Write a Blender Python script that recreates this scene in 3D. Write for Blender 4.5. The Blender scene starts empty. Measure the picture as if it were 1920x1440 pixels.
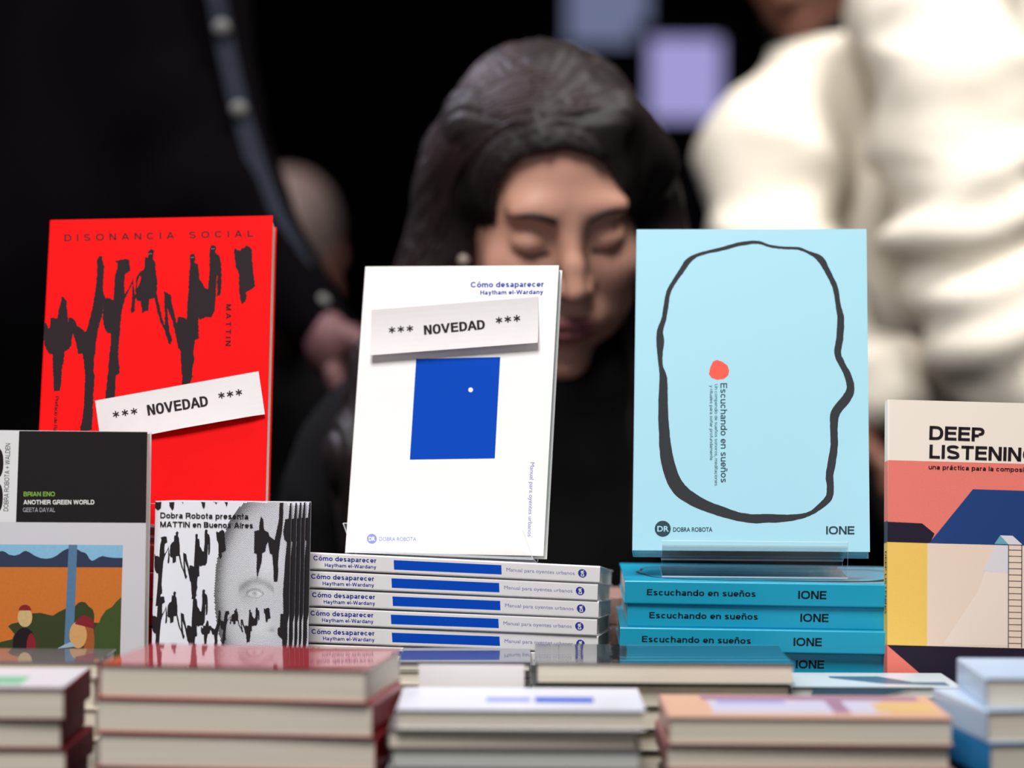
import bpy, math, random, os
import numpy as np
from mathutils import Vector, Matrix, noise
from mathutils.geometry import tessellate_polygon
random.seed(7); np.random.seed(7)
SC = bpy.context.scene
COL = SC.collection
R = math.radians

# ------------------------------------------------------------------ camera
PITCH = math.atan(70/5333.33); ROLL = 0.006
fwd = Vector((0, math.cos(PITCH), -math.sin(PITCH))); upv = Vector((0, math.sin(PITCH), math.cos(PITCH))); rt = Vector((1, 0, 0))
cr, sr_ = math.cos(ROLL), math.sin(ROLL)
cx_, cy_ = cr*rt + sr_*upv, -sr_*rt + cr*upv
cam = bpy.data.cameras.new('camera'); camo = bpy.data.objects.new('camera', cam); COL.objects.link(camo)
camo.matrix_world = Matrix(((cx_.x, cy_.x, -fwd.x, 0), (cx_.y, cy_.y, -fwd.y, 0), (cx_.z, cy_.z, -fwd.z, 1.02), (0, 0, 0, 1)))
cam.lens = 100; cam.sensor_width = 36; cam.clip_start = 0.05
cam.dof.use_dof = True; cam.dof.focus_distance = 1.893; cam.dof.aperture_fstop = 3.0
SC.camera = camo
# ------------------------------------------------------------------ world, lights, exposure
SC.view_settings.view_transform = 'Standard'; SC.view_settings.look = 'None'
SC.view_settings.exposure = 0.0; SC.view_settings.gamma = 1.0; SC.view_settings.use_curve_mapping = False
w = bpy.data.worlds.new('hall'); SC.world = w; w.use_nodes = True
w.node_tree.nodes['Background'].inputs[0].default_value = (0.5, 0.5, 0.6, 1)
w.node_tree.nodes['Background'].inputs[1].default_value = 0.02

def area(name, loc, target, size, power, color=(1, 1, 1), size_y=None, spread=None):
    l = bpy.data.lights.new(name, 'AREA'); l.size = size; l.energy = power; l.color = color
    if size_y: l.shape = 'RECTANGLE'; l.size_y = size_y
    if spread: l.spread = spread
    o = bpy.data.objects.new(name, l); COL.objects.link(o); o.location = loc
    o.rotation_euler = (Vector(target)-Vector(loc)).to_track_quat('-Z', 'Y').to_euler()
    return o
area('ceiling_softbox', (-0.3, 0.7, 2.9), (0, 1.85, 0.9), 0.9, 68, (1, .97, .94))
area('front_wash', (-1.3, -0.2, 1.5), (0, 1.9, 0.9), 1.2, 6, (0.97, .96, 1.0))
area('ceiling_softbox', (0.9, 2.2, 3.2), (0.45, 3.2, 1.1), 0.6, 19, (1, .96, .9), spread=R(90))
area('hair_lamp', (-0.9, 2.7, 2.2), (-.02, 2.32, 1.1), 0.4, 3.2, (.85, .8, 1.0), spread=R(70))
area('back_lamp', (-1.0, 4.0, 3.0), (-0.35, 4.4, 1.1), 0.5, 4.5, (1, .88, .84), spread=R(60))

# ------------------------------------------------------------------ materials
def lin(c):
    return tuple(((x/12.92) if x <= .04045 else ((x+.055)/1.055)**2.4) for x in c)
MC = {}
def mat(name, rgb, rough=.5, spec=.5, coat=0, coat_rough=.1, metal=0, grain=0, grain_scale=800, sss=0, bump=0, bump_scale=300, srgb=True):
    if name in MC: return MC[name]
    m = bpy.data.materials.new(name); m.use_nodes = True; nt = m.node_tree; b = nt.nodes['Principled BSDF']
    c = lin(rgb) if srgb else rgb
    b.inputs['Base Color'].default_value = (*c, 1)
    b.inputs['Roughness'].default_value = rough; b.inputs['Specular IOR Level'].default_value = spec
    b.inputs['Coat Weight'].default_value = coat; b.inputs['Coat Roughness'].default_value = coat_rough
    b.inputs['Metallic'].default_value = metal
    if sss:
        b.inputs['Subsurface Weight'].default_value = sss; b.inputs['Subsurface Radius'].default_value = (.012, .005, .003); b.inputs['Subsurface Scale'].default_value = 1
    if grain or bump:
        tc = nt.nodes.new('ShaderNodeTexCoord')
    if grain:
        n = nt.nodes.new('ShaderNodeTexNoise'); n.inputs['Scale'].default_value = grain_scale; n.inputs['Detail'].default_value = 2
        r = nt.nodes.new('ShaderNodeMapRange'); r.inputs['To Min'].default_value = 1-grain; r.inputs['To Max'].default_value = 1+grain
        mx = nt.nodes.new('ShaderNodeMix'); mx.data_type = 'RGBA'; mx.blend_type = 'MULTIPLY'; mx.inputs['Factor'].default_value = 1
        nt.links.new(tc.outputs['Object'], n.inputs['Vector']); nt.links.new(n.outputs['Fac'], r.inputs['Value'])
        mx.inputs['A'].default_value = (*c, 1); nt.links.new(r.outputs['Result'], mx.inputs['B']); nt.links.new(mx.outputs['Result'], b.inputs['Base Color'])
    if bump:
        n = nt.nodes.new('ShaderNodeTexNoise'); n.inputs['Scale'].default_value = bump_scale; n.inputs['Detail'].default_value = 4
        bp = nt.nodes.new('ShaderNodeBump'); bp.inputs['Strength'].default_value = bump; bp.inputs['Distance'].default_value = .002
        nt.links.new(tc.outputs['Object'], n.inputs['Vector']); nt.links.new(n.outputs['Fac'], bp.inputs['Height']); nt.links.new(bp.outputs['Normal'], b.inputs['Normal'])
    MC[name] = m; return m

def page_mat(name, rgb, axis_scale=2200):
    """paper block: fine leaf lines running along the leaves (varies only across the thickness, local Y)"""
    if name in MC: return MC[name]
    m = bpy.data.materials.new(name); m.use_nodes = True; nt = m.node_tree; b = nt.nodes['Principled BSDF']
    b.inputs['Roughness'].default_value = .85; b.inputs['Specular IOR Level'].default_value = .15
    tc = nt.nodes.new('ShaderNodeTexCoord'); mp = nt.nodes.new('ShaderNodeMapping'); mp.inputs['Scale'].default_value = (3, axis_scale, 3)
    n = nt.nodes.new('ShaderNodeTexNoise'); n.inputs['Scale'].default_value = 1; n.inputs['Detail'].default_value = 3
    cr = nt.nodes.new('ShaderNodeValToRGB'); c = lin(rgb)
    cr.color_ramp.elements[0].position = .3; cr.color_ramp.elements[0].color = (c[0]*.72, c[1]*.72, c[2]*.7, 1)
    cr.color_ramp.elements[1].position = .62; cr.color_ramp.elements[1].color = (*c, 1)
    nt.links.new(tc.outputs['Object'], mp.inputs['Vector']); nt.links.new(mp.outputs['Vector'], n.inputs['Vector'])
    nt.links.new(n.outputs['Fac'], cr.inputs['Fac']); nt.links.new(cr.outputs['Color'], b.inputs['Base Color'])
    bp = nt.nodes.new('ShaderNodeBump'); bp.inputs['Strength'].default_value = .4; bp.inputs['Distance'].default_value = .0004
    nt.links.new(n.outputs['Fac'], bp.inputs['Height']); nt.links.new(bp.outputs['Normal'], b.inputs['Normal'])
    MC[name] = m; return m

def acrylic(name, fac_boost, tint=(1, 1, 1), rough=.03):
    m = bpy.data.materials.new(name); m.use_nodes = True; nt = m.node_tree; nt.nodes.clear()
    out = nt.nodes.new('ShaderNodeOutputMaterial'); tr = nt.nodes.new('ShaderNodeBsdfTransparent'); gl = nt.nodes.new('ShaderNodeBsdfGlossy')
    tr.inputs[0].default_value = (*tint, 1); gl.inputs['Roughness'].default_value = rough
    fr = nt.nodes.new('ShaderNodeFresnel'); fr.inputs['IOR'].default_value = 1.49
    ad = nt.nodes.new('ShaderNodeMath'); ad.operation = 'ADD'; ad.inputs[1].default_value = fac_boost; ad.use_clamp = True
    mu = nt.nodes.new('ShaderNodeMath'); mu.operation = 'MULTIPLY'; mu.inputs[1].default_value = .35; nt.links.new(fr.outputs[0], mu.inputs[0])
    mx = nt.nodes.new('ShaderNodeMixShader'); nt.links.new(mu.outputs[0], ad.inputs[0]); nt.links.new(ad.outputs[0], mx.inputs[0])
    nt.links.new(tr.outputs[0], mx.inputs[1]); nt.links.new(gl.outputs[0], mx.inputs[2]); nt.links.new(mx.outputs[0], out.inputs[0]); return m
def edge_acrylic():
    m = bpy.data.materials.new('acrylic_edge'); m.use_nodes = True; nt = m.node_tree; nt.nodes.clear()
    out = nt.nodes.new('ShaderNodeOutputMaterial'); tr = nt.nodes.new('ShaderNodeBsdfTransparent'); gl = nt.nodes.new('ShaderNodeBsdfTranslucent'); df = nt.nodes.new('ShaderNodeBsdfDiffuse')
    gl.inputs[0].default_value = (.9, .95, 1, 1); df.inputs[0].default_value = (.85, .9, .95, 1)
    a = nt.nodes.new('ShaderNodeMixShader'); b = nt.nodes.new('ShaderNodeMixShader'); a.inputs[0].default_value = .5; b.inputs[0].default_value = .65
    nt.links.new(gl.outputs[0], a.inputs[1]); nt.links.new(df.outputs[0], a.inputs[2]); nt.links.new(tr.outputs[0], b.inputs[1]); nt.links.new(a.outputs[0], b.inputs[2]); nt.links.new(b.outputs[0], out.inputs[0]); return m
M_ACR = acrylic('clear_acrylic', .02); M_ACE = edge_acrylic()

INK = mat('black_ink', (.15, .115, .13), .7, .12)
BLUE = mat('cobalt_ink', (.0, .28, .74), .7, .1, grain=.10, grain_scale=1500)
BLUET = mat('blue_text_ink', (.14, .18, .56), .5, .3)
WHITE = mat('white_ink', (.95, .95, .94), .5, .3)

# ------------------------------------------------------------------ object helpers
def link_mesh(name, verts, faces, mats, midx=None, parent=None, smooth=False):
    me = bpy.data.meshes.new(name); me.from_pydata([tuple(v) for v in verts], [], [tuple(f) for f in faces])
    for m in (mats if isinstance(mats, (list, tuple)) else [mats]): me.materials.append(m)
    if midx is not None: me.polygons.foreach_set('material_index', list(midx))
    if smooth: me.polygons.foreach_set('use_smooth', [True]*len(me.polygons))
    me.update(); o = bpy.data.objects.new(name, me); COL.objects.link(o)
    if parent: o.parent = parent
    return o
def tag(o, label=None, cat=None, group=None, kind=None):
    if label: o['label'] = label
    if cat: o['category'] = cat
    if group: o['group'] = group
    if kind: o['kind'] = kind
    return o
def empty(name, M, label, cat, group=None):
    o = bpy.data.objects.new(name, None); o.empty_display_size = .02; COL.objects.link(o); o.matrix_world = M
    return tag(o, label, cat, group)
def copy_tree(o, M, label, group=None):
    c = o.copy(); COL.objects.link(c); c.matrix_world = M; c['label'] = label
    if group: c['group'] = group
    for ch in list(o.children):
        d = ch.copy(); COL.objects.link(d); d.parent = c
        for g in list(ch.children):
            e = g.copy(); COL.objects.link(e); e.parent = d
    return c

def box_vf(x0, x1, y0, y1, z0, z1):
    v = [(x0, y0, z0), (x1, y0, z0), (x1, y1, z0), (x0, y1, z0), (x0, y0, z1), (x1, y0, z1), (x1, y1, z1), (x0, y1, z1)]
    f = [(0, 3, 2, 1), (4, 5, 6, 7), (0, 1, 5, 4), (1, 2, 6, 5), (2, 3, 7, 6), (3, 0, 4, 7)]
    return v, f

# ------------------------------------------------------------------ printing on planes
def homography(src, dst):
    A = []; b = []
    for (x, y), (u, v) in zip(src, dst):
        A.append([x, y, 1, 0, 0, 0, -u*x, -u*y]); b.append(u)
        A.append([0, 0, 0, x, y, 1, -v*x, -v*y]); b.append(v)
    h = np.linalg.solve(np.array(A, float), np.array(b, float)); return np.append(h, 1).reshape(3, 3)

# ---- a plain grotesque alphabet drawn from strokes (cap height 1)
def _arc(cx, cy, rx, ry, a0, a1, n=14, p=2.35):
    out = []
    for i in range(n+1):
        a = R(a0+(a1-a0)*i/n); c, s = math.cos(a), math.sin(a)
        out.append((cx+rx*math.copysign(abs(c)**(2/p), c), cy+ry*math.copysign(abs(s)**(2/p), s)))
    return out
def _glyph(ch, t):
    h = t/2; x = .735; S = []; P = lambda *q: S.append(('l', list(q))); D = lambda *q: S.append(('d', q)); AR = lambda *q, **k: S.append(('l', _arc(*q, **k)))
    if ch in 'áéóñ':
        W, S = _glyph({'á': 'a', 'é': 'e', 'ó': 'o', 'ñ': 'n'}[ch], t); S = list(S)
        if ch == 'ñ': S.append(('l', [(W*.2, .88), (W*.33, .94), (W*.5, .91), (W*.66, .88), (W*.8, .95)]))
        else: S.append(('d', (W*.45, .84, W*.68, 1.02)))
        return W, S
    if ch == 'A': W = .94; D(h, 0, W/2-h*.1, 1); D(W-h, 0, W/2+h*.1, 1); P((.22, .30), (W-.22, .30))
    elif ch == 'B': W = .82; P((h, 0), (h, 1)); P((h, 1-h), (.42, 1-h)); AR(.42, .755-h*.25, W-.05-h-.42, .245-h*.75, 90, -90); AR(.44, .26+h*.25, W-h-.44, .26-h*.75, 90, -90); P((h, .51), (.45, .51)); P((h, h), (.44, h))
    elif ch == 'C': W = .93; AR(W/2, .5, W/2-h, .5-h, 33, 327)
    elif ch == 'D': W = .87; P((h, 0), (h, 1)); P((h, 1-h), (.40, 1-h)); AR(.40, .5, W-h-.40, .5-h, 90, -90); P((.40, h), (h, h))
    elif ch == 'E': W = .74; P((h, 0), (h, 1)); P((h, 1-h), (W, 1-h)); P((h, .52), (W-.04, .52)); P((h, h), (W, h))
    elif ch == 'G': W = .96; AR(W/2, .5, W/2-h, .5-h, 35, 322); P((W-h, 0), (W-h, .47)); P((W*.54, .47-h*.3), (W, .47-h*.3))
    elif ch == 'H': W = .82; P((h, 0), (h, 1)); P((W-h, 0), (W-h, 1)); P((h, .52), (W-h, .52))
    elif ch == 'I': W = t; P((h, 0), (h, 1))
    elif ch == 'L': W = .68; P((h, 0), (h, 1)); P((h, h), (W, h))
    elif ch == 'M': W = .98; P((h, 0), (h, 1)); P((W-h, 0), (W-h, 1)); D(h*1.1, 1, W/2, 0); D(W-h*1.1, 1, W/2, 0)
    elif ch == 'N': W = .84; P((h, 0), (h, 1)); P((W-h, 0), (W-h, 1)); D(h*1.1, 1, W-h*1.1, 0)
    elif ch == 'O': W = 1.0; AR(W/2, .5, W/2-h, .5-h, 0, 360, n=28)
    elif ch == 'P': W = .80; P((h, 0), (h, 1)); P((h, 1-h), (.45, 1-h)); AR(.45, .70, W-h-.45, .30-h, 90, -90); P((.45, .40+h*0), (h, .40))
    elif ch == 'R': W = .84; P((h, 0), (h, 1)); P((h, 1-h), (.47, 1-h)); AR(.47, .72, W-h-.47-.02, .28-h, 90, -90); P((.47, .44), (h, .44)); P((.45, .44), (W-h*1.6, .40), (W-h*1.2, .25), (W-h*.9, 0))
    elif ch == 'S': W = .84; AR(W/2, .735, W/2-h*1.1, .265-h, 20, 180, n=12); P((h*1.1, .735), (h*1.4, .62), (.25, .55), (.58, .46), (W-h*1.3, .39), (W-h, .27)); AR(W/2, .27, W/2-h, .27-h, 0, -160, n=12)
    elif ch == 'T': W = .80; P((0, 1-h), (W, 1-h)); P((W/2, 0), (W/2, 1))
    elif ch == 'U': W = .82; P((h, 1), (h, .36)); AR(W/2, .36, W/2-h, .36-h, 180, 360); P((W-h, .36), (W-h, 1))
    elif ch == 'V': W = .90; D(h, 1, W/2, 0); D(W-h, 1, W/2, 0)
    elif ch == 'W': W = 1.28; D(h, 1, .33, 0); D(.33, 0, W/2, 1); D(W/2, 1, W-.33, 0); D(W-.33, 0, W-h, 1)
    elif ch == 'Y': W = .90; D(h, 1, W/2, .42); D(W-h, 1, W/2, .42); P((W/2, 0), (W/2, .44))
    elif ch == '3': W = .72; AR(W/2, .745, W/2-h, .255-h, 165, -80); AR(W/2, .28, W/2-h, .28-h, 85, -165)
    elif ch == 'a': W = .66; AR(W*.48, x-.20, W*.48-h-.03, .20-h, 170, 0, n=12); P((W-h-.04, x-.2), (W-h-.04, .12), (W-h+.02, 0)); AR(W*.42, .215, W*.42-h, .215-h, 90, 330, n=14); P((W*.42, .43-h), (W-h-.04, .47-h))
    elif ch in 'bpdq':
        W = .70; AR(W/2, x/2, W/2-h, x/2-h, 0, 360, n=24); sx = h if ch in 'bp' else W-h; P((sx, 0 if ch in 'bd' else -.28), (sx, 1 if ch in 'bd' else x))
    elif ch == 'c': W = .66; AR(W/2, x/2, W/2-h, x/2-h, 38, 322)
    elif ch == 'e': W = .68; AR(W/2, x/2, W/2-h, x/2-h, 0, 318, n=22); P((h, x*.47), (W-h*.1, x*.47))
    elif ch == 'f': W = .40; P((.17, 0), (.17, .80)); AR(.17+.2, .80, .2, .2-h, 180, 95, n=6); P((0, x-h*.8), (W-.02, x-h*.8))
    elif ch == 'g': W = .70; AR(W/2, x/2+.01, W/2-h, x/2-h-.01, 0, 360, n=24); P((W-h, x), (W-h, -.06)); AR(W/2, -.06, W/2-h, .22-h, 0, -160, n=10)
    elif ch in 'hn': W = .66; P((h, 0), (h, 1 if ch == 'h' else x)); AR(W/2, x-.24, W/2-h, .24-h, 180, 0, n=14); P((W-h, x-.24), (W-h, 0))
    elif ch == 'i': W = t; P((h, 0), (h, x)); P((h, 1-t*.95), (h, 1))
    elif ch == 'l': W = t; P((h, 0), (h, 1))
    elif ch == 'm': W = 1.04; P((h, 0), (h, x)); q = (W-t)/4; [(AR(h+q+2*q*k, x-.2, q, .2-h, 180, 0, n=12), P((h+2*q+2*q*k, x-.2), (h+2*q+2*q*k, 0))) for k in (0, 1)]
    elif ch == 'o': W = .71; AR(W/2, x/2, W/2-h, x/2-h, 0, 360, n=24)
    elif ch == 'r': W = .42; P((h, 0), (h, x)); AR(W, x-.26, W-h-.02, .26-h, 180, 95, n=8)
    elif ch == 's': W = .63; AR(W/2, x-.195, W/2-h*1.2, .195-h, 15, 180, n=10); P((h*1.2, x-.195), (h*1.6, x-.29), (W*.5, x/2), (W-h*1.6, .28), (W-h, .20)); AR(W/2, .20, W/2-h, .20-h, 0, -165, n=10)
    elif ch == 't': W = .38; P((.16, .96), (.16, .16)); AR(.16+.17, .17, .17, .17-h, 180, 268, n=6); P((0, x-h*.8), (W, x-h*.8))
    elif ch == 'u': W = .66; P((h, x), (h, .24)); AR(W/2, .24, W/2-h, .24-h, 180, 360); P((W-h, x), (W-h, 0))
    elif ch == 'v': W = .66; D(h, x, W/2, 0); D(W-h, x, W/2, 0)
    elif ch == 'w': W = .98; D(h, x, .26, 0); D(.26, 0, W/2, x); D(W/2, x, W-.26, 0); D(W-.26, 0, W-h, x)
    elif ch == 'y': W = .66; D(h, x, W/2, 0); D(W-h, x, W/2-.10, -.27); P((W/2-.08, -.28+h), (.06, -.28+h))
    elif ch == '-': W = .38; P((.03, .36), (W-.03, .36))
    elif ch == '+': W = .70; P((W/2, .12), (W/2, .82)); P((0, .47), (W, .47))
    elif ch == ',': W = .18; P((.10, .12), (.10, 0), (.03, -.16))
    else: W = .28
    return W, S
def stroke_text(s, t, track):
    V = []; F = []; X = 0; sb = .058-.12*max(0, t-.13)
    for ch in s:
        if ch == ' ': X += (.33+sb)*(1 if track == 1 else 1.6)+(track-1)*.6; continue
        W, S = _glyph(ch, t)
        for kind, q in S:
            if kind == 'd':
                x0, y0, x1, y1 = q; L = math.hypot(x1-x0, y1-y0); hh = t/2*L/abs(y1-y0)*.97 if abs(y1-y0) > .05 else t/2
                hh = min(hh, t*.8); b = len(V); V += [(X+x0-hh, y0), (X+x0+hh, y0), (X+x1+hh, y1), (X+x1-hh, y1)]; F.append((b, b+1, b+2, b+3))
            else:
                n = len(q); b = len(V)
                for i, p in enumerate(q):
                    a = q[max(i-1, 0)]; c = q[min(i+1, n-1)]
                    if n > 12 and abs(q[0][0]-q[-1][0])+abs(q[0][1]-q[-1][1]) < 1e-6 and i in (0, n-1): a, c = q[-2], q[1]
                    dx, dy = c[0]-a[0], c[1]-a[1]; L = math.hypot(dx, dy)+1e-9; nx, ny = -dy/L*t/2, dx/L*t/2
                    V += [(X+p[0]+nx, p[1]+ny), (X+p[0]-nx, p[1]-ny)]
                for i in range(n-1): F.append((b+2*i, b+2*i+1, b+2*i+3, b+2*i+2))
        X += W+2*sb+(track-1)*.6
    return np.array(V, float), F

FONTS = {}
def getfont(k):
    if k in FONTS: return FONTS[k]
    f = None
    try:
        p = os.path.join(bpy.utils.system_resource('DATAFILES'), 'fonts', {'mono': 'DejaVuSansMono.woff2'}[k])
        if os.path.exists(p): f = bpy.data.fonts.load(p)
    except Exception: f = None
    FONTS[k] = f; return f
TXT = {}
def glyphs(s, font='sans', bold=0, track=1.0):
    key = (s, font, bold, track)
    if key in TXT: return TXT[key]
    if font == 'sans':
        V, F = stroke_text(s, .135+bold*3.4, track); x0, x1 = V[:, 0].min(), V[:, 0].max(); V[:, 0] = (V[:, 0]-x0)/(x1-x0)
        TXT[key] = (V, F); return V, F
    def mk(t):
        c = bpy.data.curves.new('t', 'FONT'); c.body = t; c.size = 1; c.resolution_u = 4; c.offset = bold; c.space_character = track
        f = getfont(font)
        if f: c.font = f
        o = bpy.data.objects.new('t', c); COL.objects.link(o); dg = bpy.context.evaluated_depsgraph_get()
        me = bpy.data.meshes.new_from_object(o.evaluated_get(dg))
        V = np.array([v.co[:2] for v in me.vertices]); F = [tuple(p.vertices) for p in me.polygons]
        bpy.data.objects.remove(o); bpy.data.curves.remove(c); bpy.data.meshes.remove(me); return V, F
    V, F = mk(s); H, _ = mk('H')
    cap = H[:, 1].max()-H[:, 1].min()
    V = V.copy(); V[:, 1] = (V[:, 1]-H[:, 1].min())/cap
    x0, x1 = V[:, 0].min(), V[:, 0].max(); V[:, 0] = (V[:, 0]-x0)/(x1-x0)
    TXT[key] = (V, F); return V, F

class Panel:
    """a flat printable face: origin (top-left), U right, V down, N outwards, in the part's local metres. art is traced in the four corner units"""
    def __init__(s, O, U, V, W, H, corners=None):
        s.O, s.U, s.V = Vector(O), Vector(U).normalized(), Vector(V).normalized(); s.N = s.V.cross(s.U).normalized(); s.W, s.H = W, H
        s.Hm = homography(corners, [(0, 0), (W, 0), (0, H), (W, H)]) if corners else None
        s.verts = []; s.faces = []; s.m = []; s.layer = 0
    def uv(s, P, raw=False):
        P = np.atleast_2d(np.array(P, float))
        if raw or s.Hm is None: return P
        q = np.c_[P, np.ones(len(P))] @ s.Hm.T; return q[:, :2]/q[:, 2:]
    def add(s, uv, faces, m, clip=True, lift=None):
        if clip: uv = np.clip(uv, [0, 0], [s.W, s.H])
        L = (s.layer+1)*.000018 if lift is None else lift
        b = len(s.verts)
        for u, v in uv: s.verts.append(s.O+s.U*u+s.V*v+s.N*L)
        for f in faces:
            f = list(f); a = [uv[i] for i in f]
            ar = sum(a[i][0]*a[(i+1) % len(a)][1]-a[(i+1) % len(a)][0]*a[i][1] for i in range(len(a)))
            if ar > 0: f = f[::-1]   # u right, v down: keep the face looking along N
            s.faces.append([b+i for i in f[::-1]] if False else [b+i for i in f]); s.m.append(m)
    def poly(s, pts, m, raw=False, jag=0, up=True):
        pts = [tuple(p) for p in pts]
        if jag:
            out = []
            for i in range(len(pts)):
                a = np.array(pts[i]); b = np.array(pts[(i+1) % len(pts)]); d = b-a; L = np.hypot(*d); n = max(1, int(L/(2.2 if jag > .4 else 1.4)))
                nn = np.array([d[1], -d[0]])/(L+1e-9)
                for k in range(n):
                    out.append(tuple(a+d*k/n+(nn*random.uniform(-jag, jag) if k else 0)))
            pts = out
        uv = s.uv(pts, raw)
        tri = tessellate_polygon([[Vector((p[0], p[1], 0)) for p in uv]])
        s.add(uv, tri, m)
        if up: s.layer += 1
    def text(s, t, p0, p1, cap, m, font='sans', bold=.0, track=1., up=True):
        V, F = glyphs(t, font, bold, track); p0 = np.array(p0, float); p1 = np.array(p1, float)
        d = p1-p0; L = np.hypot(*d); e = d/L; upd = np.array([e[1], -e[0]])
        P = p0+np.outer(V[:, 0], d)+np.outer(V[:, 1]*cap, upd)
        s.add(s.uv(P), F, m, clip=False)
        if up: s.layer += 1
    def disc(s, c, r, m, n=32, sx=1.):
        s.poly([(c[0]+r*sx*math.cos(2*math.pi*i/n), c[1]+r*math.sin(2*math.pi*i/n)) for i in range(n)], m)
    def star(s, c, r, th, m, rot=0):
        for a in (90, 30, 150):
            a = R(a)+rot; d = np.array([math.cos(a), math.sin(a)]); n = np.array([-d[1], d[0]])*th/2; c_ = np.array(c)
            s.poly([c_-d*r-n, c_+d*r-n, c_+d*r+n, c_-d*r+n], m, up=False)
            s.layer += .2
        s.layer += .4

def book(name, M, w, h, t, base, label, group=None, spine='L', pages=None, taper=0, art=None, cat='book', inset=.0012, cth=.0004, bend=0, sag=0):
    """local frame: front cover at y=0 facing -Y, x across the cover (centred), z up from the tail, thickness towards +Y"""
    root = empty(name, M, label, cat, group)
    x0, x1 = -w/2, w/2
    sgn = 1 if spine == 'L' else -1
    # cover: C section, extruded along z
    r = min(.0012, t*.25)
    outer = [(x1, 0), (x0+r, 0)] + [(x0+r-r*math.sin(a), r-r*math.cos(a)) for a in np.linspace(0, math.pi/2, 5)[1:]]
    outer += [(x0+r-r*math.cos(a), t-r+r*math.sin(a)) for a in np.linspace(0, math.pi/2, 5)] + [(x1, t)]
    inner = [(x1, t-cth), (x0+cth, t-cth), (x0+cth, cth), (x1, cth)]
    prof = outer+inner
    N = 11 if (bend or sag) else 2
    def warp(v):
        x, y, z = v
        k = (x-x0)/w
        y = y*(1-taper*k)+taper*0 if taper >= 0 else y
        y += bend*((2*z/h-1)**2) + sag*k*k
        return (x*sgn, y, z)
    V = []; F = []
    for j in range(N):
        for (x, y) in prof: V.append(warp((x, y, h*j/(N-1))))
    n = len(prof)
    for j in range(N-1):
        for i in range(n):
            a, b = i, (i+1) % n; q = (j*n+a, j*n+b, (j+1)*n+b, (j+1)*n+a); F.append(q if sgn < 0 else q[::-1])
    for end in (0, N-1):   # end caps as strips between outer and inner
        o = end*n; no = len(outer)
        m_ = [(0, 1, no+2, no+3), (no-2, no-1, no, no+1)]
        mid = list(range(1, no-1)); F2 = [tuple(o+i for i in q) for q in m_]
        half = len(mid)//2
        for i in range(len(mid)-1):
            F2.append((o+mid[i], o+mid[i+1], o+no+(2 if i < half else 1)))
        F2.append((o+mid[half], o+no+1, o+no+2))
        F += [f if (end == 0) == (sgn > 0) else f[::-1] for f in F2]
    mats = [base]; idx = [0]*len(F)
    if art:
        for P in art:
            b = len(V)
            V += [warp((v.x*sgn, v.y, v.z)) if (bend or sag) else tuple(v) for v in P.verts]
            for f, m in zip(P.faces, P.m):
                if m not in mats: mats.append(m)
                F.append([b+i for i in f]); idx.append(mats.index(m))
    link_mesh('cover', V, F, mats, idx, root)
    # page block
    i_ = inset
    NB = N; V = []; F = []
    for j in range(NB):
        z = i_+(h-2*i_)*j/(NB-1)
        for (x, y) in ((x1-i_, cth), (x0+cth*1.5, cth), (x0+cth*1.5, t-cth), (x1-i_, t-cth)): V.append(warp((x, y, z)))
    for j in range(NB-1):
        for i in range(4):
            q = (j*4+i, j*4+(i+1) % 4, (j+1)*4+(i+1) % 4, (j+1)*4+i); F.append(q)
    F.append((0, 3, 2, 1)); F.append(tuple((NB-1)*4+i for i in (0, 1, 2, 3)))
    link_mesh('page_block', V, F, pages or PAGE, None, root)
    return root

PAGE = page_mat('cream_pages', (.94, .91, .85))
PAGEG = page_mat('grey_white_pages', (.84, .85, .83))
PAGEY = page_mat('ivory_pages', (.98, .95, .88))

def pose(x, y, z, yaw, lean, roll):
    return Matrix.Translation((x, y, z)) @ Matrix.Rotation(R(yaw), 4, 'Z') @ Matrix.Rotation(-R(lean), 4, 'X') @ Matrix.Rotation(R(roll), 4, 'Y')
def axes(ex, ey, ez, o):
    return Matrix(((ex[0], ey[0], ez[0], o[0]), (ex[1], ey[1], ez[1], o[1]), (ex[2], ey[2], ez[2], o[2]), (0, 0, 0, 1)))

def front_panel(w, h, corners=None): return Panel((-w/2, 0, h), (1, 0, 0), (0, 0, -1), w, h, corners)
def spine_panel(w, h, t, corners=None): return Panel((-w/2, 0, h), (0, 0, -1), (0, 1, 0), h, t, corners)   # seen with the front cover up
for_check = front_panel(1, 1)

# ================================================================== the room
def slab(name, b, m, rot=None):
    v, f = box_vf(*b); o = link_mesh(name, v, f, m); o['kind'] = 'structure'; return o
DARK = mat('dark_plum_paint', (.055, .04, .07), .9, .1, bump=.2, bump_scale=20)
slab('floor', (-5, 5, -2, 9, -.1, 0), mat('dark_carpet', (.10, .09, .11), .95, .1, bump=.4, bump_scale=90))
slab('ceiling', (-5, 5, -2, 9, 4, 4.1), DARK)
slab('wall_back', (-5, 5, 9, 9.1, 0, 4), DARK)
slab('wall_left', (-5.1, -5, -2, 9, 0, 4), DARK)
slab('wall_right', (5, 5.1, -2, 9, 0, 4), DARK)
slab('wall_front', (-5, 5, -2.1, -2, 0, 4), DARK)

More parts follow.
